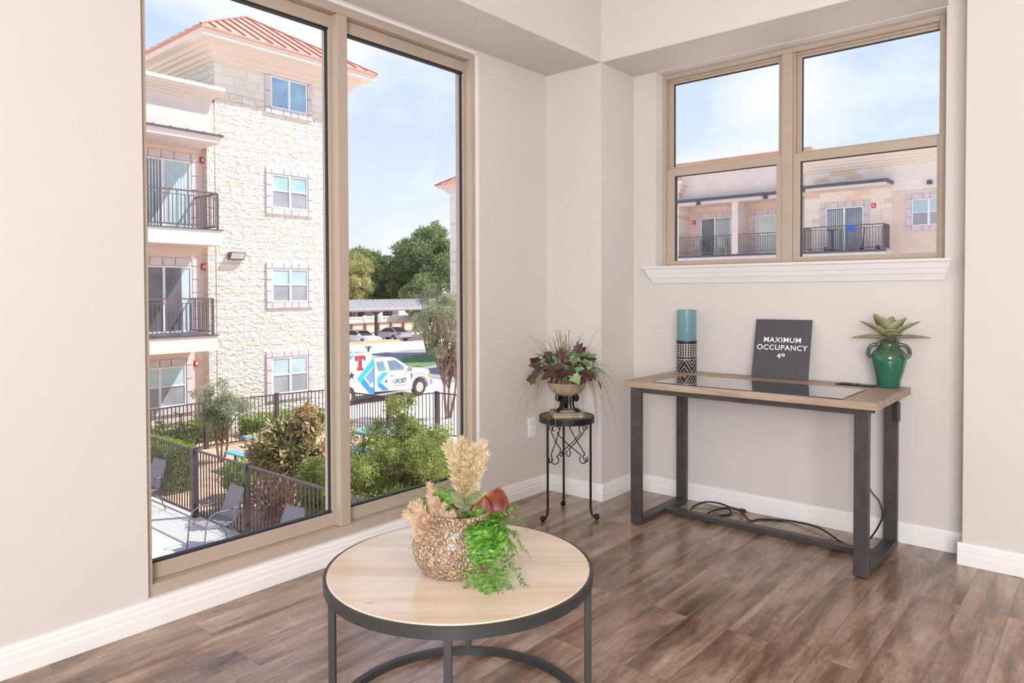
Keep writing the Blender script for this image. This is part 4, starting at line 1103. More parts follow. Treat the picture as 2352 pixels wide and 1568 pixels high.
slatchair(-16.65,37.3,3.15,.5,'white slat back chair in front of the recessed balcony door')
slatchair(-18.25,37.2,3.15,-.6,'white slat back chair at the far left end of recessed balcony')
o=thing('blue_cloth',(-9.45,35.45,4.0),'blue cloth draped over the projecting balcony railing','cloth')
m=MB();P=[[Vector((-9.72+.38*i/8,35.45-.012*sin(i*1.3)-.02,4.26-.28*j/5)) for j in range(6)] for i in range(9)];m.grid(P).build('folded_cloth',mk('royal_blue_cloth',(66,104,190),.8),o)['label']='hanging blue cloth'
def scooter(x,y,z,rz,label):
    o=thing('kick_scooter',(x,y,z),label,'scooter');R_=Matrix.Translation((x,y,z))@Matrix.Rotation(rz,4,'Z')
    m=MB();m.M=R_;m.beam((-.35,0,.12),(.3,0,.12),.14,.03).build('deck',M_BLACKPLASTIC,o)
    m=MB();m.M=R_;m.tube([(.34,0,.12),(.30,0,.55),(.26,0,1.05)],.03,8).build('stem',M_BLACKPLASTIC,o)
    m=MB();m.M=R_;m.tube([(.26,-.22,1.06),(.26,.22,1.06)],.022,8).build('handlebar',M_BLACKPLASTIC,o)
    for xx in (-.38,.38):
        m=MB();m.M=R_@Matrix.Translation((xx,0,.11))@Matrix.Rotation(pi/2,4,'X');m.lathe([(0,-.025),(.1,-.025),(.11,0),(.1,.025),(0,.025)],n=18).build('wheel',M_TYRE,o)
scooter(-8.85,36.0,3.09,2.9,'dark kick scooter standing at the right end of projecting balcony')
scooter(-10.7,36.2,3.09,1.4,'dark upright scooter standing before blinds on projecting balcony')

# ---------------------------------------------------------------- fences
def fence(name,label,segs,ztop,posts,h=1.3,gapz=.08):
    o=thing(name,(segs[0][0],segs[0][1],ztop-h),label,'fence')
    r=MB();pk=MB()
    for a,b in zip(segs[:-1],segs[1:]):
        A=Vector((*a,0));B=Vector((*b,0));L=(B-A).length;n=int(L/.112)
        for z in (ztop,ztop-h+gapz): r.beam((a[0],a[1],z),(b[0],b[1],z),.038,.034)
        for i in range(1,n):
            p_=A+(B-A)*i/n;pk.beam((p_.x,p_.y,ztop-h+gapz),(p_.x,p_.y,ztop),.019,.019)
    r.build('rail',M_FENCE,o);pk.build('pickets',M_FENCE,o)
    for (x,y) in posts:
        q=MB().box(x-.05,x+.05,y-.05,y+.05,ztop-h-.02,ztop+.03).box(x-.057,x+.057,y-.057,y+.057,ztop+.03,ztop+.045)
        q.build('post',M_FENCE,o)
fence('metal_fence','dark metal picket fence between the patio and planting bed',[(-18.2,6.42),(-6.2,6.42)],-1.8,[(-17.6,6.42),(-13.52,6.42),(-11.58,6.42),(-8.9,6.42)])
fence('metal_fence','dark metal picket fence along the far side of planting bed by the buildings',[(-18.8,6.55),(-19.15,9.45),(-18.95,11.5),(-18.6,13.1),(-15.95,13.25),(-15.55,14.75),(-11.5,15.1)],-1.8,[(-19.17,9.45),(-18.97,11.5),(-18.6,13.1),(-15.95,13.25),(-15.55,14.75)])
# ---------------------------------------------------------------- patio chairs
def patio_chair(x,y,label,rz=0.0):
    o=thing('patio_chair',(x,y,G1),label,'chair','grey sling chairs along the patio fence')
    R_=Matrix.Translation((x,y,G1))@Matrix.Rotation(rz,4,'Z')
    # local: front -y, back +y
    m=MB();m.M=R_;P=[[Vector((u*.24,-.24+.46*j/6,.43-.02*sin(pi*j/6))) for j in range(7)] for u in (-1,-.5,0,.5,1)];m.grid(P)
    s_=m.build('seat',M_DARKCHAIR,o);md=s_.modifiers.new('t','SOLIDIFY');md.thickness=.008
    m=MB();m.M=R_;P=[]
    for u in (-1,-.6,0,.6,1): P.append([Vector((u*(.25-.03*j/7),.23+.20*(j/7)+.015*(1-u*u),.45+.50*j/7)) for j in range(8)])
    m.grid(P);s_=m.build('backrest',M_DARKCHAIR,o);md=s_.modifiers.new('t','SOLIDIFY');md.thickness=.008
    m=MB();m.M=R_
    for s in (-1,1):
        m.tube(smooth_path([(s*.24,-.26,.42),(s*.25,.0,.41),(s*.25,.22,.44),(s*.245,.34,.70),(s*.22,.43,.96)]),.012,8)
    m.tube([(-.24,-.26,.42),(.24,-.26,.42)],.012,8);m.tube([(-.22,.43,.96),(.22,.43,.96)],.012,8)
    m.build('frame',M_CHAIRFRAME,o,smooth=True)
    for s in (-1,1):
        m=MB();m.M=R_;m.tube(smooth_path([(s*.29,-.33,0),(s*.29,-.29,.35),(s*.29,-.25,.56),(s*.285,-.12,.655),(s*.28,.08,.66),(s*.25,.34,.66)]),.013,8)
        m.build('armrest_leg',M_CHAIRFRAME,o,smooth=True)
        m=MB();m.M=R_;m.tube([(s*.25,.12,.42),(s*.27,.30,.2),(s*.27,.38,0)],.013,8).build('leg',M_CHAIRFRAME,o,smooth=True)
patio_chair(-11.66,5.86,'grey sling patio chair standing between the two fence posts')
patio_chair(-14.66,5.86,'grey sling patio chair cut by the left edge of tall window',.1)
patio_chair(-9.75,5.82,'grey sling patio chair showing only its backrest above window frame',.1)
# ---------------------------------------------------------------- bicycle
bk=thing('bicycle',(-18.95,8.6,G1),'dark bicycle standing between far fence and low green hedge','bicycle')
bx_=-19.55
def bp(y,z): return (bx_,y,G1+z)
for y in (8.12,9.12):
    m=MB()
    m.tube([bp(y+.33*cos(a),.34+.33*sin(a)) for a in [2*pi*i/28 for i in range(29)]],.022,8,False)
    for i in range(12):
        a=2*pi*i/12;m.tube([bp(y,.34),bp(y+.32*cos(a),.34+.32*sin(a))],.003,3)
    m.build('wheel',M_TYRE,bk)
m=MB()
for a,b in (((8.12,.34),(8.55,.31)),((8.55,.31),(8.40,.80)),((8.40,.74),(8.12,.34)),((8.55,.31),(8.95,.72)),((8.42,.68),(8.93,.80)),((8.93,.82),(8.97,.66))): m.tube([bp(*a),bp(*b)],.02,8)
m.build('frame',M_FENCE,bk)
MB().tube([bp(8.96,.70),bp(9.12,.34)],.017,8).tube([bp(8.96,.70),bp(8.92,.98)],.015,8).build('fork',M_FENCE,bk)
MB().tube([(bx_-.26,8.86,G1+1.02),(bx_,8.93,G1+.99),(bx_+.26,8.88,G1+1.02)],.015,8).build('handlebar',M_FENCE,bk)
MB().ball((bx_,8.36,G1+.86),.13,12,6,(.6,1,.28)).tube([bp(8.40,.78),bp(8.37,.85)],.014,6).build('saddle',M_FENCE,bk)
MB().lathe([(0,0),(.09,0),(.09,.01),(0,.01)],(0,0,0),16)
m=MB();m.M=Matrix.Translation((bx_+.03,8.55,G1+.31))@Matrix.Rotation(pi/2,4,'Y');m.lathe([(0,0),(.09,0),(.09,.01),(0,.01)],n=16).build('chainring',M_FENCE,bk)
# ---------------------------------------------------------------- picnic tables
def picnic(x,y,rz,label):
    o=thing('picnic_table',(x,y,G1),label,'picnic table');R_=Matrix.Translation((x,y,G1))@Matrix.Rotation(rz,4,'Z')
    m=MB();m.M=R_;m.bbox(-.9,.9,-.38,.38,.72,.77,.015).build('tabletop',M_BLUETABLE,o)
    for s in (-1,1):
        m=MB();m.M=R_;m.bbox(-.9,.9,s*.72-.14,s*.72+.14,.43,.47,.012).box(-.9,.9,s*.72-.005,s*.72+.005,.465,.472).build('bench',M_BLUETABLE,o)
    for xx in (-.6,.6):
        m=MB();m.M=R_
        m.beam((xx,-.72,.40),(xx,.72,.40),.05,.05).beam((xx,-.25,0),(xx,-.2,.72),.05,.05).beam((xx,.25,0),(xx,.2,.72),.05,.05)
        m.beam((xx,-.72,0),(xx,-.72,.43),.05,.05).beam((xx,.72,0),(xx,.72,.43),.05,.05).build('leg_frame',M_FENCE,o)
picnic(-15.65,9.45,.04,'blue picnic table with its bench end showing left of brown magnolia')
picnic(-14.1,11.6,.04,'second blue picnic table mostly hidden behind the brown magnolia')
# ================================================================ VEHICLES AND BACKDROP
def wheel(o,x,y,z,r,w,axis='x',nm='wheel'):
    m=MB();R_=Matrix.Translation((x,y,z))@(Matrix.Rotation(pi/2,4,'Y') if axis=='x' else Matrix.Rotation(pi/2,4,'X'));m.M=R_
    m.lathe([(r*.6,-w/2),(r*.93,-w/2),(r,-w*.3),(r,w*.3),(r*.93,w/2),(r*.6,w/2),(r*.6,-w/2)],n=32)
    t=m.build(nm,M_TYRE,o,smooth=True)
    m=MB();m.M=R_;m.lathe([(0,w*.22),(r*.18,w*.22),(r*.2,w*.3),(r*.3,w*.3),(r*.45,w*.15),(r*.6,w*.45),(r*.62,w*.45)],n=28)
    m.lathe([(0,-w*.3),(r*.6,-w*.3)],n=28)
    m.build('hub',M_HUB,t,smooth=True)
def loftbody(m,side,half,taper):
    """side outline (u,z) -> mirrored shell; half(z) gives half width"""
    n=len(side);vs=[]
    for s in (-1,1):
        for u,z in side: vs.append((u,s*half(u,z),z))
    m.add(vs,[tuple(range(n))[::-1],tuple(range(n,2*n))]+[(i,(i+1)%n,n+(i+1)%n,n+i) for i in range(n)])
def sedan(name,x,y,z,rz,paint,label,cat='car'):
    o=thing(name,(x,y,z),label,cat);R_=Matrix.Translation((x,y,z))@Matrix.Rotation(rz,4,'Z')
    def B(nm,mat,f,**k):
        m=MB();m.M=R_;f(m);return m.build(nm,mat,o,**k)
    # +u = forward
    arch=lambda c:[(c+.38*cos(a),.33+.38*sin(a)) for a in [radians(q) for q in (170,135,90,45,10)]]
    low=[(-2.38,.35)]+arch(-1.42)+arch(1.42)+[(2.36,.28),(2.42,.55),(2.30,.70),(1.95,.80),(1.05,.92),(-1.7,.98),(-2.25,1.0),(-2.40,.92),(-2.42,.6)]
    hw=lambda u,z:.92-(.10 if z>.85 else 0)-(.16 if abs(u)>2.2 else .05 if abs(u)>1.9 else 0)
    B('body',paint,lambda m:loftbody(m,low,hw,0),bevel=.04)
    roof=[(1.1,.90),(.25,1.36),(-.2,1.44),(-.9,1.42),(-1.85,.97)]
    B('cabin',paint,lambda m:loftbody(m,roof,lambda u,z:.82-(z-.9)*.42,0),bevel=.03)
    def gl(m):
        for s in (-1,1):
            P=[(.92,.96),(.22,1.30),(-.2,1.375),(-.85,1.36),(-1.45,1.06),(-1.4,.99)]
            k=len(P);m.add([(u,s*(.83-(zz-.9)*.42),zz) for u,zz in P],[tuple(range(k))])
        m.add([(1.1,-.70,.93),(1.1,.70,.93),(.29,.58,1.35),(.29,-.58,1.35)],[(0,1,2,3)])
        m.M=R_@Matrix.Translation((.012,0,.012));m.M=R_@Matrix.Translation((-.015,0,.02))
        m.add([(-1.82,-.68,.99),(-1.82,.68,.99),(-.95,.58,1.41),(-.95,-.58,1.41)],[(0,1,2,3)])
    B('window_glass',M_CARGLASS,gl)
    for s in (-1,1):
        B('tail_light',M_TAIL,lambda m:m.box(-2.44,-1.98,s*.80-.09*(s<0)*0-.03,s*.80+.06,.80,.90) if s>0 else m.box(-2.44,-1.98,-.86,-.77,.80,.90))
        B('mirror',paint,lambda m:m.bbox(.75,.9,min(s*.85,s*1.03),max(s*.85,s*1.03),.92,1.05,.02))
    B('rear_bumper',M_GUTTER,lambda m:m.box(-2.45,-2.3,-.7,.7,.3,.42))
    ca,sa=cos(rz),sin(rz)
    for u in (-1.42,1.42):
        for s in (-1,1):
            m=MB();m.M=R_@Matrix.Translation((u,s*.80,.33))@Matrix.Rotation(-s*pi/2,4,'X');r=.33;w=.22
            m.lathe([(r*.6,-w/2),(r,-w*.35),(r,w*.35),(r*.6,w/2),(r*.6,-w/2)],n=24);t=m.build('wheel',M_TYRE,o,smooth=True)
            m=MB();m.M=R_@Matrix.Translation((u,s*.80,.33))@Matrix.Rotation(-s*pi/2,4,'X');m.lathe([(0,w*.4),(r*.6,w*.46)],n=20);m.build('hub',M_HUB,t)
sedan('sedan',-58.6,49.0,G2,pi,M_CARSILVER,'white four door sedan parked nose in beneath the carport')
sedan('sedan',-56.5,43.4,G2,0,M_CARWHITE,'white sedan nosing out left of the carport post above the ladder')
# ---- utility truck
tk=thing('utility_truck',(-27.3,20.5,G2),'white utility truck with cyan chevrons and red letter T behind the fence','truck')
xs=-26.28;xo=-28.3;xm=(xs+xo)/2
def tpr(nm,mat,poly,x0=xo,x1=xs,parent=tk,bevel=0):   # outline in (y,z), extruded in x
    m=MB().prism(poly,x0,x1,O=(0,0,0),U=(0,1,0),V=(0,0,1),W=(1,0,0));return m.build(nm,mat,parent,bevel=bevel)
arch=[(23.8+.52*cos(a),-3.46+.50*sin(a)) for a in [radians(q) for q in (190,160,125,90,55,20,-10)]]
cabl=[(20.98,-3.42)]+arch+[(24.42,-3.5),(24.50,-3.2),(24.47,-2.75),(24.36,-2.63),(23.15,-2.45),(20.98,-2.5)]
tpr('cab_body',M_CARWHITE,cabl,bevel=.04)
m=MB();P=[(23.2,-2.47),(22.35,-1.93),(22.1,-1.88),(21.1,-1.86),(20.98,-2.5)]
n_=len(P);vs=[]
for s,xx in ((0,xo),(1,xs)):
    for y,z in P:
        k=.16*(z+2.5)/.64 if z>-2.5 else 0
        vs.append((xx+(k if s==0 else -k),y,z))
m.add(vs,[tuple(range(n_)),tuple(range(n_,2*n_))[::-1]]+[(i,(i+1)%n_,n_+(i+1)%n_,n_+i) for i in range(n_)]);m.build('cab_roof',M_CARWHITE,tk,bevel=.03)
def glassp(P,nm='side_window',x=None):
    m=MB();k=len(P);f=lambda z:xs-.16*max(0,(z+2.5))/.64+.012
    m.add([(f(z),y,z) for y,z in P]+[(f(z)-.02,y,z) for y,z in P],[tuple(range(k)),tuple(range(k,2*k))[::-1]]+[(i,(i+1)%k,k+(i+1)%k,k+i) for i in range(k)]);m.build(nm,M_TRUCKGLASS,tk)
glassp([(21.17,-2.05),(21.58,-2.03),(21.64,-2.47),(21.22,-2.47)]);glassp([(21.83,-2.03),(22.28,-2.03),(22.78,-2.36),(22.80,-2.52),(21.92,-2.50)])
m=MB();m.add([(xs-.1,23.16,-2.42),(xo+.1,23.16,-2.42),(xo+.2,22.38,-1.93),(xs-.2,22.38,-1.93)],[(0,1,2,3)]);m.M=None
for i in range(len(m.v)): m.v[i]=(m.v[i][0],m.v[i][1]+.015,m.v[i][2]+.015)
m.build('windscreen',M_TRUCKGLASS,tk)
box=tpr('utility_body',M_CARWHITE,[(17.0,-3.5),(18.95,-3.5)]+[(19.45+.48*cos(a),-3.45+.46*sin(a)) for a in [radians(q) for q in (180,135,90,45,0)]]+[(19.95,-3.5),(20.93,-3.5),(20.93,-1.95),(20.82,-1.58),(17.0,-1.54)],bevel=.02)
for y in (17.4,18.2,19.0,19.75,20.1,20.45): MB().lathe([(0,0),(.1,0),(.1,.08),(0,.1)],(xm+.5,y,-1.55),14).build('roof_vent',M_LANTERN,tk)
tpr('running_board',M_CHROME,[(21.0,-3.62),(23.2,-3.56),(23.2,-3.5),(21.0,-3.54)],xs-.15,xs+.06)
tpr('front_bumper',M_CHROME,[(24.42,-3.42),(24.66,-3.4),(24.66,-3.15),(24.42,-3.15)],xo,xs,bevel=.02)
tpr('chassis',M_GUTTER,[(17.2,-3.65),(24,-3.62),(24,-3.4),(17.2,-3.4)],xo+.3,xs-.3)
for y in (23.81,19.46):
    for x in (xs-.14,xo+.14): wheel(tk,x,y,-3.47,.42,.26)
tpr('door_seam',M_LOWGLASS,[(21.70,-3.45),(21.712,-3.45),(21.712,-2.0),(21.70,-2.0)],xs,xs+.006)
tpr('body_seam',M_GUTTER,[(20.94,-3.5),(20.97,-3.5),(20.97,-2.0),(20.94,-2.0)],xs-.01,xs+.004)
tpr('door_handle',M_CHROME,[(21.95,-2.78),(22.14,-2.79),(22.14,-2.72),(21.95,-2.71)],xs,xs+.03)
tpr('fender_vent',M_GUTTER,[(23.19,-2.74),(23.27,-2.74),(23.29,-3.0),(23.24,-3.0)],xs,xs+.02)
tpr('marker_light',M_AMBER,[(24.34,-2.82),(24.48,-2.84),(24.47,-3.04),(24.36,-3.02)],xs-.12,xs+.02)
tpr('side_mirror',M_CHROME,[(22.98,-2.35),(23.09,-2.36),(23.09,-2.62),(22.98,-2.62)],xs+.03,xs+.25,bevel=.02)
tpr('wheel_arch_trim',M_LOWGLASS,[(23.8+r*cos(a),-3.46+r*sin(a)) for r,q in ((.56,range(-5,186,19)),(.50,range(185,-6,-19))) for a in [radians(v_) for v_ in q]],xs-.02,xs+.02)
e1=.006
def wrap(nm,mat,P,e=e1): return tpr(nm,mat,P,xs-.01,xs+e)
wrap('cyan_chevron',M_CYAN,[(20.93,-1.80),(19.98,-2.72),(20.21,-2.96),(20.93,-2.28)]);wrap('blue_chevron',M_ROYAL,[(20.39,-2.77),(20.21,-2.96),(20.69,-3.48),(20.93,-3.48),(20.93,-3.25)])
wrap('square_panel',mk('slate_blue_wrap',(104,150,206),.3),[(20.47,-2.67),(20.93,-2.28),(20.93,-2.88),(20.75,-3.04)],.007)
wrap('white_pinstripe',M_CARWHITE,[(20.36,-2.68),(20.93,-2.22),(20.93,-2.27),(20.41,-2.70),(20.80,-3.15),(20.77,-3.19)],.010)
wrap('cyan_chevron',M_CYAN,[(21.43,-2.55),(21.78,-2.57),(21.28,-3.06),(21.17,-3.14),(21.12,-2.82)]);wrap('blue_chevron',M_ROYAL,[(21.33,-3.01),(21.85,-3.42),(21.46,-3.41),(21.14,-3.14)],.007)
wrap('cyan_corner',M_CYAN,[(19.3,-1.60),(19.88,-1.62),(19.45,-1.98),(19.3,-2.1)])
m=MB();m.add([(xs-.15,23.3,-2.445),(xs-.15,24.1,-2.575),(xs-.5,24.15,-2.57),(xs-.5,23.25,-2.43)],[(0,1,2,3)]);m.add([(x,y,z-.02) for x,y,z in m.v[:4]],[(3,2,1,0)]);m.build('hood_stripe',M_CYAN,tk)
def star(y,z,r,mat):
    P=[(y+(r if i%2==0 else r*.4)*sin(pi*i/5),z+(r if i%2==0 else r*.4)*cos(pi*i/5)) for i in range(10)];wrap('star_emblem',mat,P,.008)
star(21.66,-2.98,.10,M_NAVY);star(19.68,-2.54,.2,M_NAVY)
# the letter T, slab serifs, dark drop shade then red
def T_(dy,dz,mat,e):
    y,z=19.86+dy,-1.66+dz;P=[(0,0),(.53,0),(.53,-.20),(.46,-.20),(.43,-.10),(.34,-.10),(.34,-.53),(.42,-.55),(.42,-.63),(.11,-.63),(.11,-.55),(.19,-.53),(.19,-.10),(.10,-.10),(.07,-.20),(0,-.20)]
    wrap('letter_t',mat,[(y+a,z+b) for a,b in P],e)
T_(.06,-.05,M_NAVY,.008);T_(0,0,M_REDLET,.012)
text_mesh('K',.31,M_CYAN,'lettering',tk,(xs+.012,22.17,-3.06),(0,1,0),(0,0,1),.002,.004)
text_mesh('POST',.31,M_NAVY,'lettering',tk,(xs+.012,22.59,-3.06),(0,1,0),(0,0,1),.002,.001,space=.90)
wrap('underline_stripe',M_NAVY,[(22.14,-3.25),(22.86,-3.25),(22.86,-3.27),(22.14,-3.27)],.01)
for i in range(9):
    a=radians(130-i*9);c_=(23.75+.75*cos(a),-3.46+.68*sin(a));wrap('fender_lettering',M_ROYAL,[(c_[0]-.025,c_[1]-.02),(c_[0]+.02,c_[1]-.02),(c_[0]+.025,c_[1]+.03),(c_[0]-.02,c_[1]+.03)],.01)
for y in (20.8,18.3):
    m=MB()
    for x in (xs-.2,xo+.2): m.beam((x,y,-1.56),(x,y,-1.30),.06,.06).beam((x,y-.18,-1.30),(x,y,-1.46),.03,.03).beam((x,y+.18,-1.30),(x,y,-1.46),.03,.03)
    m.beam((xs-.1,y,-1.30),(xo+.1,y,-1.30),.05,.05);m.build('ladder_rack',M_GUTTER,tk)
ld=thing('extension_ladder',(xs-.35,19.8,-1.27),'orange and white extension ladder lying on top of truck rack','ladder')
for x in (xs-.12,xs-.55):
    MB().beam((x,16.6,-1.11),(x,22.6,-1.11),.04,.10).build('rail',M_ORANGE,ld)
    MB().beam((x+.03,16.6,-1.22),(x+.03,23.1,-1.22),.03,.10).build('lower_rail',M_CARWHITE,ld)
m=MB()
for i in range(18): m.tube([(xs-.55,16.8+i*.31,-1.18),(xs-.12,16.8+i*.31,-1.18)],.018,6)
m.build('rungs',M_CHROME,ld)
# ---- carport
cp=thing('carport',(-59,50,G2),'open carport with pale ribbed metal roof on brown posts','carport')
m=MB().prism([(-54.9,-.50),(-54.9,-.42),(-63,.40),(-63,.32)],30,72,U=(1,0,0),V=(0,0,1),W=(0,1,0));rf_=m.build('roof',M_CARPORT,cp)
m=MB();y=30.2
while y<72: m.beam((-54.95,y,-.40),(-63,y,.42),.14,.07);y+=.75
m.build('roof_rib',M_RIB,rf_)
MB().beam((-54.95,30,-.56),(-54.95,72,-.56),.12,.18).build('fascia',M_RIB,cp)
for y in (40.2,46.0,54.5,62.5):
    m=MB().beam((-57.3,y,G2),(-57.3,y,-.45),.24,.24).beam((-57.3,y-.9,-.42),(-57.3,y,-1.1),.14,.14).beam((-57.3,y+.9,-.42),(-57.3,y,-1.1),.14,.14).beam((-62,y,-.1),(-55.2,y,-.58),.14,.2)
    m.build('post',M_POSTGREY,cp)
# ---- boundary wall, panel fence and white fence
bw=thing('boundary_wall',(-69,55,G2),'cream panelled boundary fence with brown posts on a brown block base','fence')
MB().box(-69.2,-69,35,80,G2-.3,-3.65).build('block_base',M_BRICKW,bw)
MB().box(-69.15,-69.05,35,80,-3.65,-2.62).build('cream_panels',M_CREAMW,bw)
MB().box(-69.2,-68.95,35,80,-2.62,-2.5).build('top_rail',M_WOODPOST,bw)
y=37.6
while y<80: MB().box(-69.05,-68.85,y,y+.2,-3.9,-2.5).build('post',M_WOODPOST,bw);y+=2.0
wf=thing('white_fence',(-72,58,G2),'white vinyl fence running behind the cream boundary wall','fence')
m=MB().box(-72.1,-72,35,82,-2.55,-2.05).build('panel',M_CREAMTRIM,wf);MB().box(-72.15,-71.95,35,82,-2.05,-1.85).build('top_rail',M_WHITEW,wf)
MB().box(-72.1,-72,35,82,G2,-2.55).build('lower_panel',M_WHITEW,wf)
y=38
while y<82: MB().box(-72.2,-71.9,y,y+.3,G2,-1.7).build('post',M_WHITEW,wf);y+=2.55
hs=thing('distant_house',(-84,60,G2),'low tan house row glimpsed under the carport roof','house')
MB().box(-90,-84,42,84,G2,.2).build('wall',M_STUCCOL,hs)
m=MB().prism([(-83.3,.2),(-90.7,.2),(-87,1.1)],41,85,U=(1,0,0),V=(0,0,1),W=(0,1,0)).build('roof',M_BRICKW,hs)
for i,(y,w_) in enumerate(((56,2.2),(60.5,1.6),(64,3.0),(70,1.8),(74.5,2.0))): MB().box(-84,-83.95,y,y+w_,-2.2,-.7).build('window',M_DARKGLASS,hs)
# ================================================================ PLANTING
def crown(blobs,n,L,W_,mat,name,parent,seed,shell=.55,gravity=0,stem=None,fold=.3,quad=True,up=.35,core=0):
    r=random.Random(seed);m=MB()
    if core:
        q_=MB()
        for b in blobs:
            o=len(q_.v);q_.ball(b[:3],b[3]*core,12,8,(1,1,b[4] if len(b)>4 else 1))
            for i in range(o,len(q_.v)):
                v_=Vector(q_.v[i]);d=(v_-Vector(b[:3]));q_.v[i]=tuple(Vector(b[:3])+d*(.8+.6*noise.noise(v_*(1.6/b[3]))))
        q_.build('inner_foliage',mat,parent);tot=sum(b[3]*b[4] if len(b)>4 else b[3]**2 for b in blobs)
    for b in blobs:
        c=Vector(b[:3]);R_=b[3];k=int(n*(b[3]**2)/sum(q[3]**2 for q in blobs));sz=b[4] if len(b)>4 else 1.0
        for i in range(k):
            d=Vector((r.gauss(0,1),r.gauss(0,1),r.gauss(0,1))).normalized()
            rad=R_*(shell+(1-shell)*r.random()**.6)*(.82+.3*noise.noise(d*2.3+c))
            p_=c+Vector((d.x*rad,d.y*rad,d.z*rad*sz))
            dd=(d*.7+Vector((r.uniform(-1,1),r.uniform(-1,1),r.uniform(-1,1)))*.9+Vector((0,0,up))).normalized()
            l_=L*r.uniform(.7,1.25)
            if quad:
                rr=dd.cross(Vector((r.uniform(-1,1),r.uniform(-1,1),r.uniform(-1,1))));rr=rr.normalized() if rr.length>.01 else dd.orthogonal().normalized()
                m.quadleaf(p_,dd,rr,l_,W_*r.uniform(.8,1.2))
            else: m.leaf(p_,dd,Vector((r.uniform(-1,1),r.uniform(-1,1),1)),l_,W_,fold,.15)
    return m.build(name,mat,parent,nonrm=True)
def clusters(c,R,n,r0,r1,seed,sz=1.0,zmin=None):
    r=random.Random(seed);o=[]
    for i in range(n):
        while True:
            d=Vector((r.uniform(-1,1),r.uniform(-1,1),r.uniform(-1,1)))
            if d.length<=1: break
        p_=Vector(c)+Vector((d.x*R[0],d.y*R[1],d.z*R[2]))
        if zmin is not None and p_.z<zmin: p_.z=zmin+r.random()*.3
        o.append((p_.x,p_.y,p_.z,r.uniform(r0,r1),sz))
    return o
def branches(base,top,blobs,parent,r0,seed,nm='trunk',mat=None,stems=3):
    r=random.Random(seed);m=MB();base=Vector(base)
    for s in range(stems):
        a=2*pi*s/stems+r.random();o=Vector((cos(a),sin(a),0))*r0*1.5
        t=Vector(top)+Vector((cos(a),sin(a),0))*(Vector(top)-base).length*.16
        path=smooth_path([base+o,(base+t)/2+Vector((cos(a),sin(a),0))*r0*1.2+Vector((r.uniform(-1,1),r.uniform(-1,1),0))*r0,t],5)
        m.tube(path,[r0*(1-.55*i/len(path)) for i in range(len(path))],7)
        for b in blobs[s::stems]:
            q=Vector(b[:3]);i=r.randint(len(path)//2,len(path)-1);p0=path[i]
            m.tube(smooth_path([p0,(p0+q)/2+Vector((0,0,.05)),q],3),[r0*.45]*3+[r0*.3]*3+[r0*.12],5)
    m.build(nm,mat or M_BARK,parent)
M_YAUPON=leafmat('yellow_green_yaupon_leaf',(104,120,58),(164,172,92),6,.6,(214,214,138),trans=.25)
M_MAG=leafmat('bronze_magnolia_leaf',(140,124,84),(194,168,122),5,.4,(220,172,112),trans=.1)
M_MAGG=leafmat('olive_magnolia_leaf',(124,128,82),(170,170,116),5,.45,trans=.1)
M_CRAPE=leafmat('grey_green_oak_leaf',(136,144,108),(178,182,148),5,.6,(204,200,164),trans=.2)
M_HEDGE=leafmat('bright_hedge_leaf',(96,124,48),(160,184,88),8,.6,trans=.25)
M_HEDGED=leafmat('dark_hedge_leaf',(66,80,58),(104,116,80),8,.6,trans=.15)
M_TREED=leafmat('dark_green_tree_leaf',(104,126,80),(150,166,106),.9,.7,(192,198,140),trans=.2)
M_TREEY=leafmat('autumn_olive_tree_leaf',(156,158,102),(204,196,140),.9,.7,(226,210,154),trans=.2)
M_TREEM=leafmat('mid_green_tree_leaf',(112,134,84),(152,166,108),.9,.7,(190,194,138),trans=.2)
def plant(name,loc,label,cat,group=None): return thing(name,loc,label,cat,group)
# big yaupon filling the lower part of the right light
p_=plant('yaupon_bush',(-9.35,7.75,G1),'large yellow green yaupon bush filling the lower tall window','bush')
bl=clusters((-9.3,7.8,-1.75),(1.0,.95,.72),44,.26,.44,3,.9,-2.6)+clusters((-9.25,7.9,-.95),(.35,.35,.35),6,.16,.26,4)+[(-10.1,7.35,-1.2,.34,1),(-9.9,7.2,-1.75,.45,1),(-9.0,7.15,-2.35,.5,1),(-9.6,6.95,-2.35,.45,1),(-8.75,8.35,-1.25,.32,1),(-9.1,8.0,-.62,.16,1),(-8.6,8.3,-1.5,.28,1),(-10.05,7.2,-1.9,.3,1)]
crown(bl,80000,.036,.021,M_YAUPON,'foliage',p_,5,.35,core=.42)
branches((-9.35,7.8,G1),(-9.3,7.85,-1.6),bl,p_,.035,6)
p_=plant('magnolia_shrub',(-12.3,7.75,G1),'bronze leaved magnolia shrub beyond the patio fence','shrub')
bl=clusters((-12.25,7.75,-1.95),(.68,.6,.5),18,.25,.4,7,.9,-2.7)+clusters((-12.1,7.95,-1.25),(.35,.3,.30),7,.18,.26,8)+[(-11.55,8.0,-1.9,.35,1),(-11.4,7.9,-2.3,.35,1)]
crown(bl,4600,.14,.055,M_MAG,'foliage',p_,9,.3,quad=False,core=.42)
crown(bl[4:18],3200,.14,.055,M_MAGG,'green_foliage',p_,10,.3,quad=False)
branches((-12.3,7.75,G1),(-12.2,7.8,-1.9),bl,p_,.03,11)
p_=plant('yaupon_bush',(-10.75,7.2,G1),'low yellow green bush at the lower right of the left pane','bush')
crown(clusters((-10.75,7.2,-2.3),(.4,.35,.5),10,.2,.34,15,1,-2.8),14000,.036,.021,M_YAUPON,'foliage',p_,16,.35,core=.4)
p_=plant('dry_shrub',(-11.9,7.1,G1),'reddish brown dry shrub directly behind the patio fence right of post','shrub')
M_DRY=leafmat('dry_brown_leaf',(130,92,76),(186,146,124),6,.7,(206,176,150))
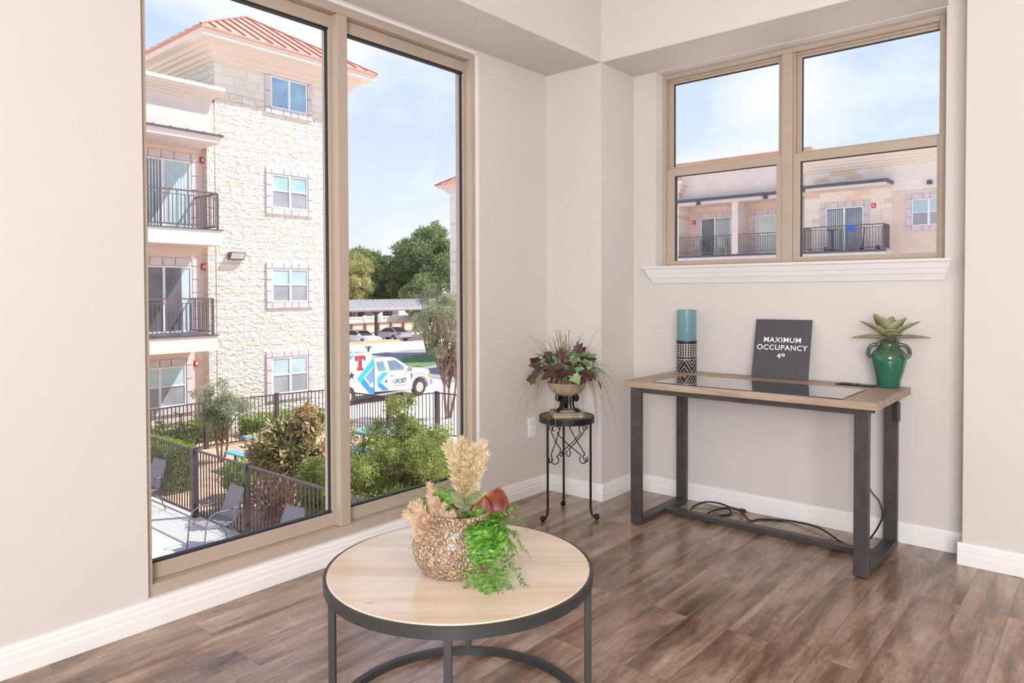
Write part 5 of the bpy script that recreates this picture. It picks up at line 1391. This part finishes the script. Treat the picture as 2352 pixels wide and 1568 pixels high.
crown(clusters((-11.75,7.05,-2.6),(.55,.3,.35),9,.2,.32,95,1,-2.9),3800,.10,.022,M_DRY,'foliage',p_,96,.2,up=.9)
p_=plant('young_oak',(-17.4,8.9,G1),'slender grey green young oak between bicycle and blue bench','tree')
bl=clusters((-17.3,8.95,-1.75),(.5,.5,.55),16,.18,.34,21,1,-2.4)+[(-17.3,8.95,-1.1,.2,1),(-17.5,8.7,-1.25,.2,1),(-17.0,9.4,-1.7,.25,1),(-17.6,8.4,-1.3,.14,1)]
crown(bl,11000,.06,.022,M_CRAPE,'foliage',p_,22,.2)
branches((-17.4,8.95,G1),(-17.35,8.95,-2.2),bl,p_,.035,23)
p_=plant('young_oak',(-17.4,17.2,gz(-17.4,17.2)),'multi trunk grey green oak standing before truck at tall window right edge','tree')
bl=clusters((-17.5,17.15,-.1),(1.05,.95,1.1),44,.14,.32,31,1,-1.3)+[(-18.2,16.55,.25,.32,1),(-18.35,16.5,-.1,.22,1),(-17.6,17.1,1.0,.22,1),(-17.9,16.8,.85,.2,1),(-17.2,17.5,-1.1,.4,1)]
crown(bl,11500,.085,.036,M_CRAPE,'foliage',p_,32,.2)
branches((-17.55,17.15,gz(-17.4,17.2)),(-17.5,17.15,-1.3),bl,p_,.06,33,stems=3)
p_=plant('young_oak',(-43.5,40.5,G2),'small thin oak standing on the grass island','tree')
bl=clusters((-43.5,40.5,.0),(1.4,1.4,1.5),16,.4,.8,41,1,-1.5)
crown(bl,4500,.16,.07,M_CRAPE,'foliage',p_,42,.2);branches((-43.5,40.5,G2),(-43.5,40.5,-1.4),bl,p_,.12,43)
# hedges: one clipped plant each
def hedge(x0,x1,y0,y1,z1,label,mat,n,seed,L=.05,W_=.028,nm='clipped_hedge',z0=G1):
    p_=plant(nm,((x0+x1)/2,(y0+y1)/2,z0),label,'hedge');r=random.Random(seed);m=MB()
    for i in range(n):
        fc=r.random();x=r.uniform(x0,x1);y=r.uniform(y0,y1);z=z0+(z1-z0)*r.random()
        k=r.random()
        if k<.45: z=z1-r.random()**2*.12
        elif k<.8: y=y0+r.random()**2*.12
        else: x=x1-r.random()**2*.1
        z+=.07*noise.noise(Vector((x*2.2,y*2.2,seed)));y+=.1*noise.noise(Vector((x*2.2,z*2.2,seed)))
        d=Vector((r.uniform(-1,1),r.uniform(-1,1),r.uniform(-.3,1))).normalized();q=d.cross(Vector((r.uniform(-1,1),r.uniform(-1,1),r.uniform(-1,1)))).normalized()
        m.quadleaf(Vector((x,y,z)),d,q,L*r.uniform(.7,1.2),W_)
    m.build('foliage',mat,p_,nonrm=True)
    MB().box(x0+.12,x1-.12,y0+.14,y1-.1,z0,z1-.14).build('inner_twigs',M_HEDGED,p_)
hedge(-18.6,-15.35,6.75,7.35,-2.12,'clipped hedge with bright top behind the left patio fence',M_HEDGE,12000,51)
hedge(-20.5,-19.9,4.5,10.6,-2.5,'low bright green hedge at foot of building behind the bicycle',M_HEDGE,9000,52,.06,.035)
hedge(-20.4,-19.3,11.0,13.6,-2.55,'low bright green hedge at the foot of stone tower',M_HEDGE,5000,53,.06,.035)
p_=plant('round_shrub',(-14.1,7.45,G1),'rounded dark green shrub with bright top behind the middle fence','shrub')
crown([(-14.0,7.55,-2.62,.42,.95),(-13.7,7.5,-2.7,.35,.9),(-14.25,7.7,-2.7,.32,.9)],6500,.045,.028,M_HEDGE,'foliage',p_,55,.5)
# distant trees
def bigtree(x,y,h,R,mat,seed,label,n=18000,L=.34,squash=1.0,z0=G2):
    p_=plant('broadleaf_tree',(x,y,z0),label,'tree','trees beyond the parking lot')
    bl=clusters((x,y,z0+h*.62),(R*.8,R*.8,h*.30),22,R*.25,R*.45,seed,squash,z0+h*.25)+[(x,y,z0+h*.86,R*.42,1)]
    crown(bl,n,L,L*.55,mat,'foliage',p_,seed+1,.5,core=.5);branches((x,y,z0),(x,y,z0+h*.5),bl,p_,.28,seed+2)
bigtree(-74.0,69.6,14.4,6.2,M_TREED,61,'tall dark green tree nearest to the distant tower',34000)
bigtree(-79.5,66.0,10.5,3.6,M_TREEM,64,'narrow mid green tree between the dark tree and yellowing tree',18000)
bigtree(-81.5,62.5,11.6,4.6,M_TREEM,67,'mid green tree behind the yellowing tree left of the dark tree',20000)
bigtree(-77.0,57.5,10.8,3.8,M_TREEY,70,'yellowing autumn tree beside the mullion above the carport',20000,.28)
bigtree(-70.5,64.5,7.2,3.0,M_TREEM,79,'lower loose pale green tree rising in front of tall dark tree',13000,.28)
FLASH_W,REAR_W=108,282
# ================================================================ LIGHT
wd=bpy.data.worlds.new('sky');SC.world=wd;wd.use_nodes=True
n=wd.node_tree.nodes;l=wd.node_tree.links;bg=n['Background']
tc=n.new('ShaderNodeTexCoord');sp_=n.new('ShaderNodeSeparateXYZ');l.new(tc.outputs['Generated'],sp_.inputs[0])
rp=n.new('ShaderNodeValToRGB');l.new(sp_.outputs[2],rp.inputs['Fac'])
e=rp.color_ramp.elements
e[0].position=0;e[0].color=rgb((230,236,247));e[1].position=.9;e[1].color=rgb((120,170,232))
x=e.new(.22);x.color=rgb((204,220,242));x=e.new(.45);x.color=rgb((184,206,238))
mp=n.new('ShaderNodeMapping');l.new(tc.outputs['Generated'],mp.inputs[0]);mp.inputs['Scale'].default_value=(1,1,2.0);mp.inputs['Location'].default_value=(3.1,1.7,.35)
nz=n.new('ShaderNodeTexNoise');l.new(mp.outputs[0],nz.inputs['Vector']);nz.inputs['Scale'].default_value=3.4;nz.inputs['Detail'].default_value=7;nz.inputs['Roughness'].default_value=.52
cr=n.new('ShaderNodeValToRGB');l.new(nz.outputs['Fac'],cr.inputs['Fac'])
cr.color_ramp.elements[0].position=.47;cr.color_ramp.elements[0].color=(0,0,0,1);cr.color_ramp.elements[1].position=.66;cr.color_ramp.elements[1].color=(.85,.85,.85,1)
mx=n.new('ShaderNodeMix');mx.data_type='RGBA';l.new(cr.outputs[0],mx.inputs[0]);l.new(rp.outputs[0],mx.inputs[6]);mx.inputs[7].default_value=rgb((246,246,250))
l.new(mx.outputs[2],bg.inputs[0]);bg.inputs[1].default_value=1.17
def light(name,typ,loc,energy,color=(1,1,1),**kw):
    L=bpy.data.lights.new(name,typ);L.energy=energy;L.color=color
    for k,v_ in kw.items(): setattr(L,k,v_)
    o=bpy.data.objects.new(name,L);COL.objects.link(o);o.location=loc;return o
sd=Vector((.340,.496,.80))
s=light('sun','SUN',(0,30,40),6.8,(1,.95,.89),angle=.009);s.rotation_euler=sd.to_track_quat('Z','Y').to_euler()
wl=light('rear_fill','AREA',(1.7,-2.9,1.75),REAR_W,(.97,.985,1),shape='RECTANGLE',size=2.6,size_y=1.9)  # added broad fill light behind the camera; the rear wall has no window
wl.rotation_euler=(Vector((1.7,-2.9,1.75))-Vector((-1.2,3.6,1.3))).to_track_quat('Z','Y').to_euler()
fl_=light('camera_flash','POINT',(.55,-1.5,1.55),FLASH_W,(.97,.98,1),shadow_soft_size=.12)
SC.view_settings.view_transform='Standard';SC.view_settings.look='None';SC.view_settings.exposure=0;SC.view_settings.gamma=1
SC.view_settings.use_curve_mapping=False
SC.cycles.max_bounces=8;SC.cycles.diffuse_bounces=5;SC.cycles.transparent_max_bounces=24;SC.cycles.sample_clamp_indirect=6
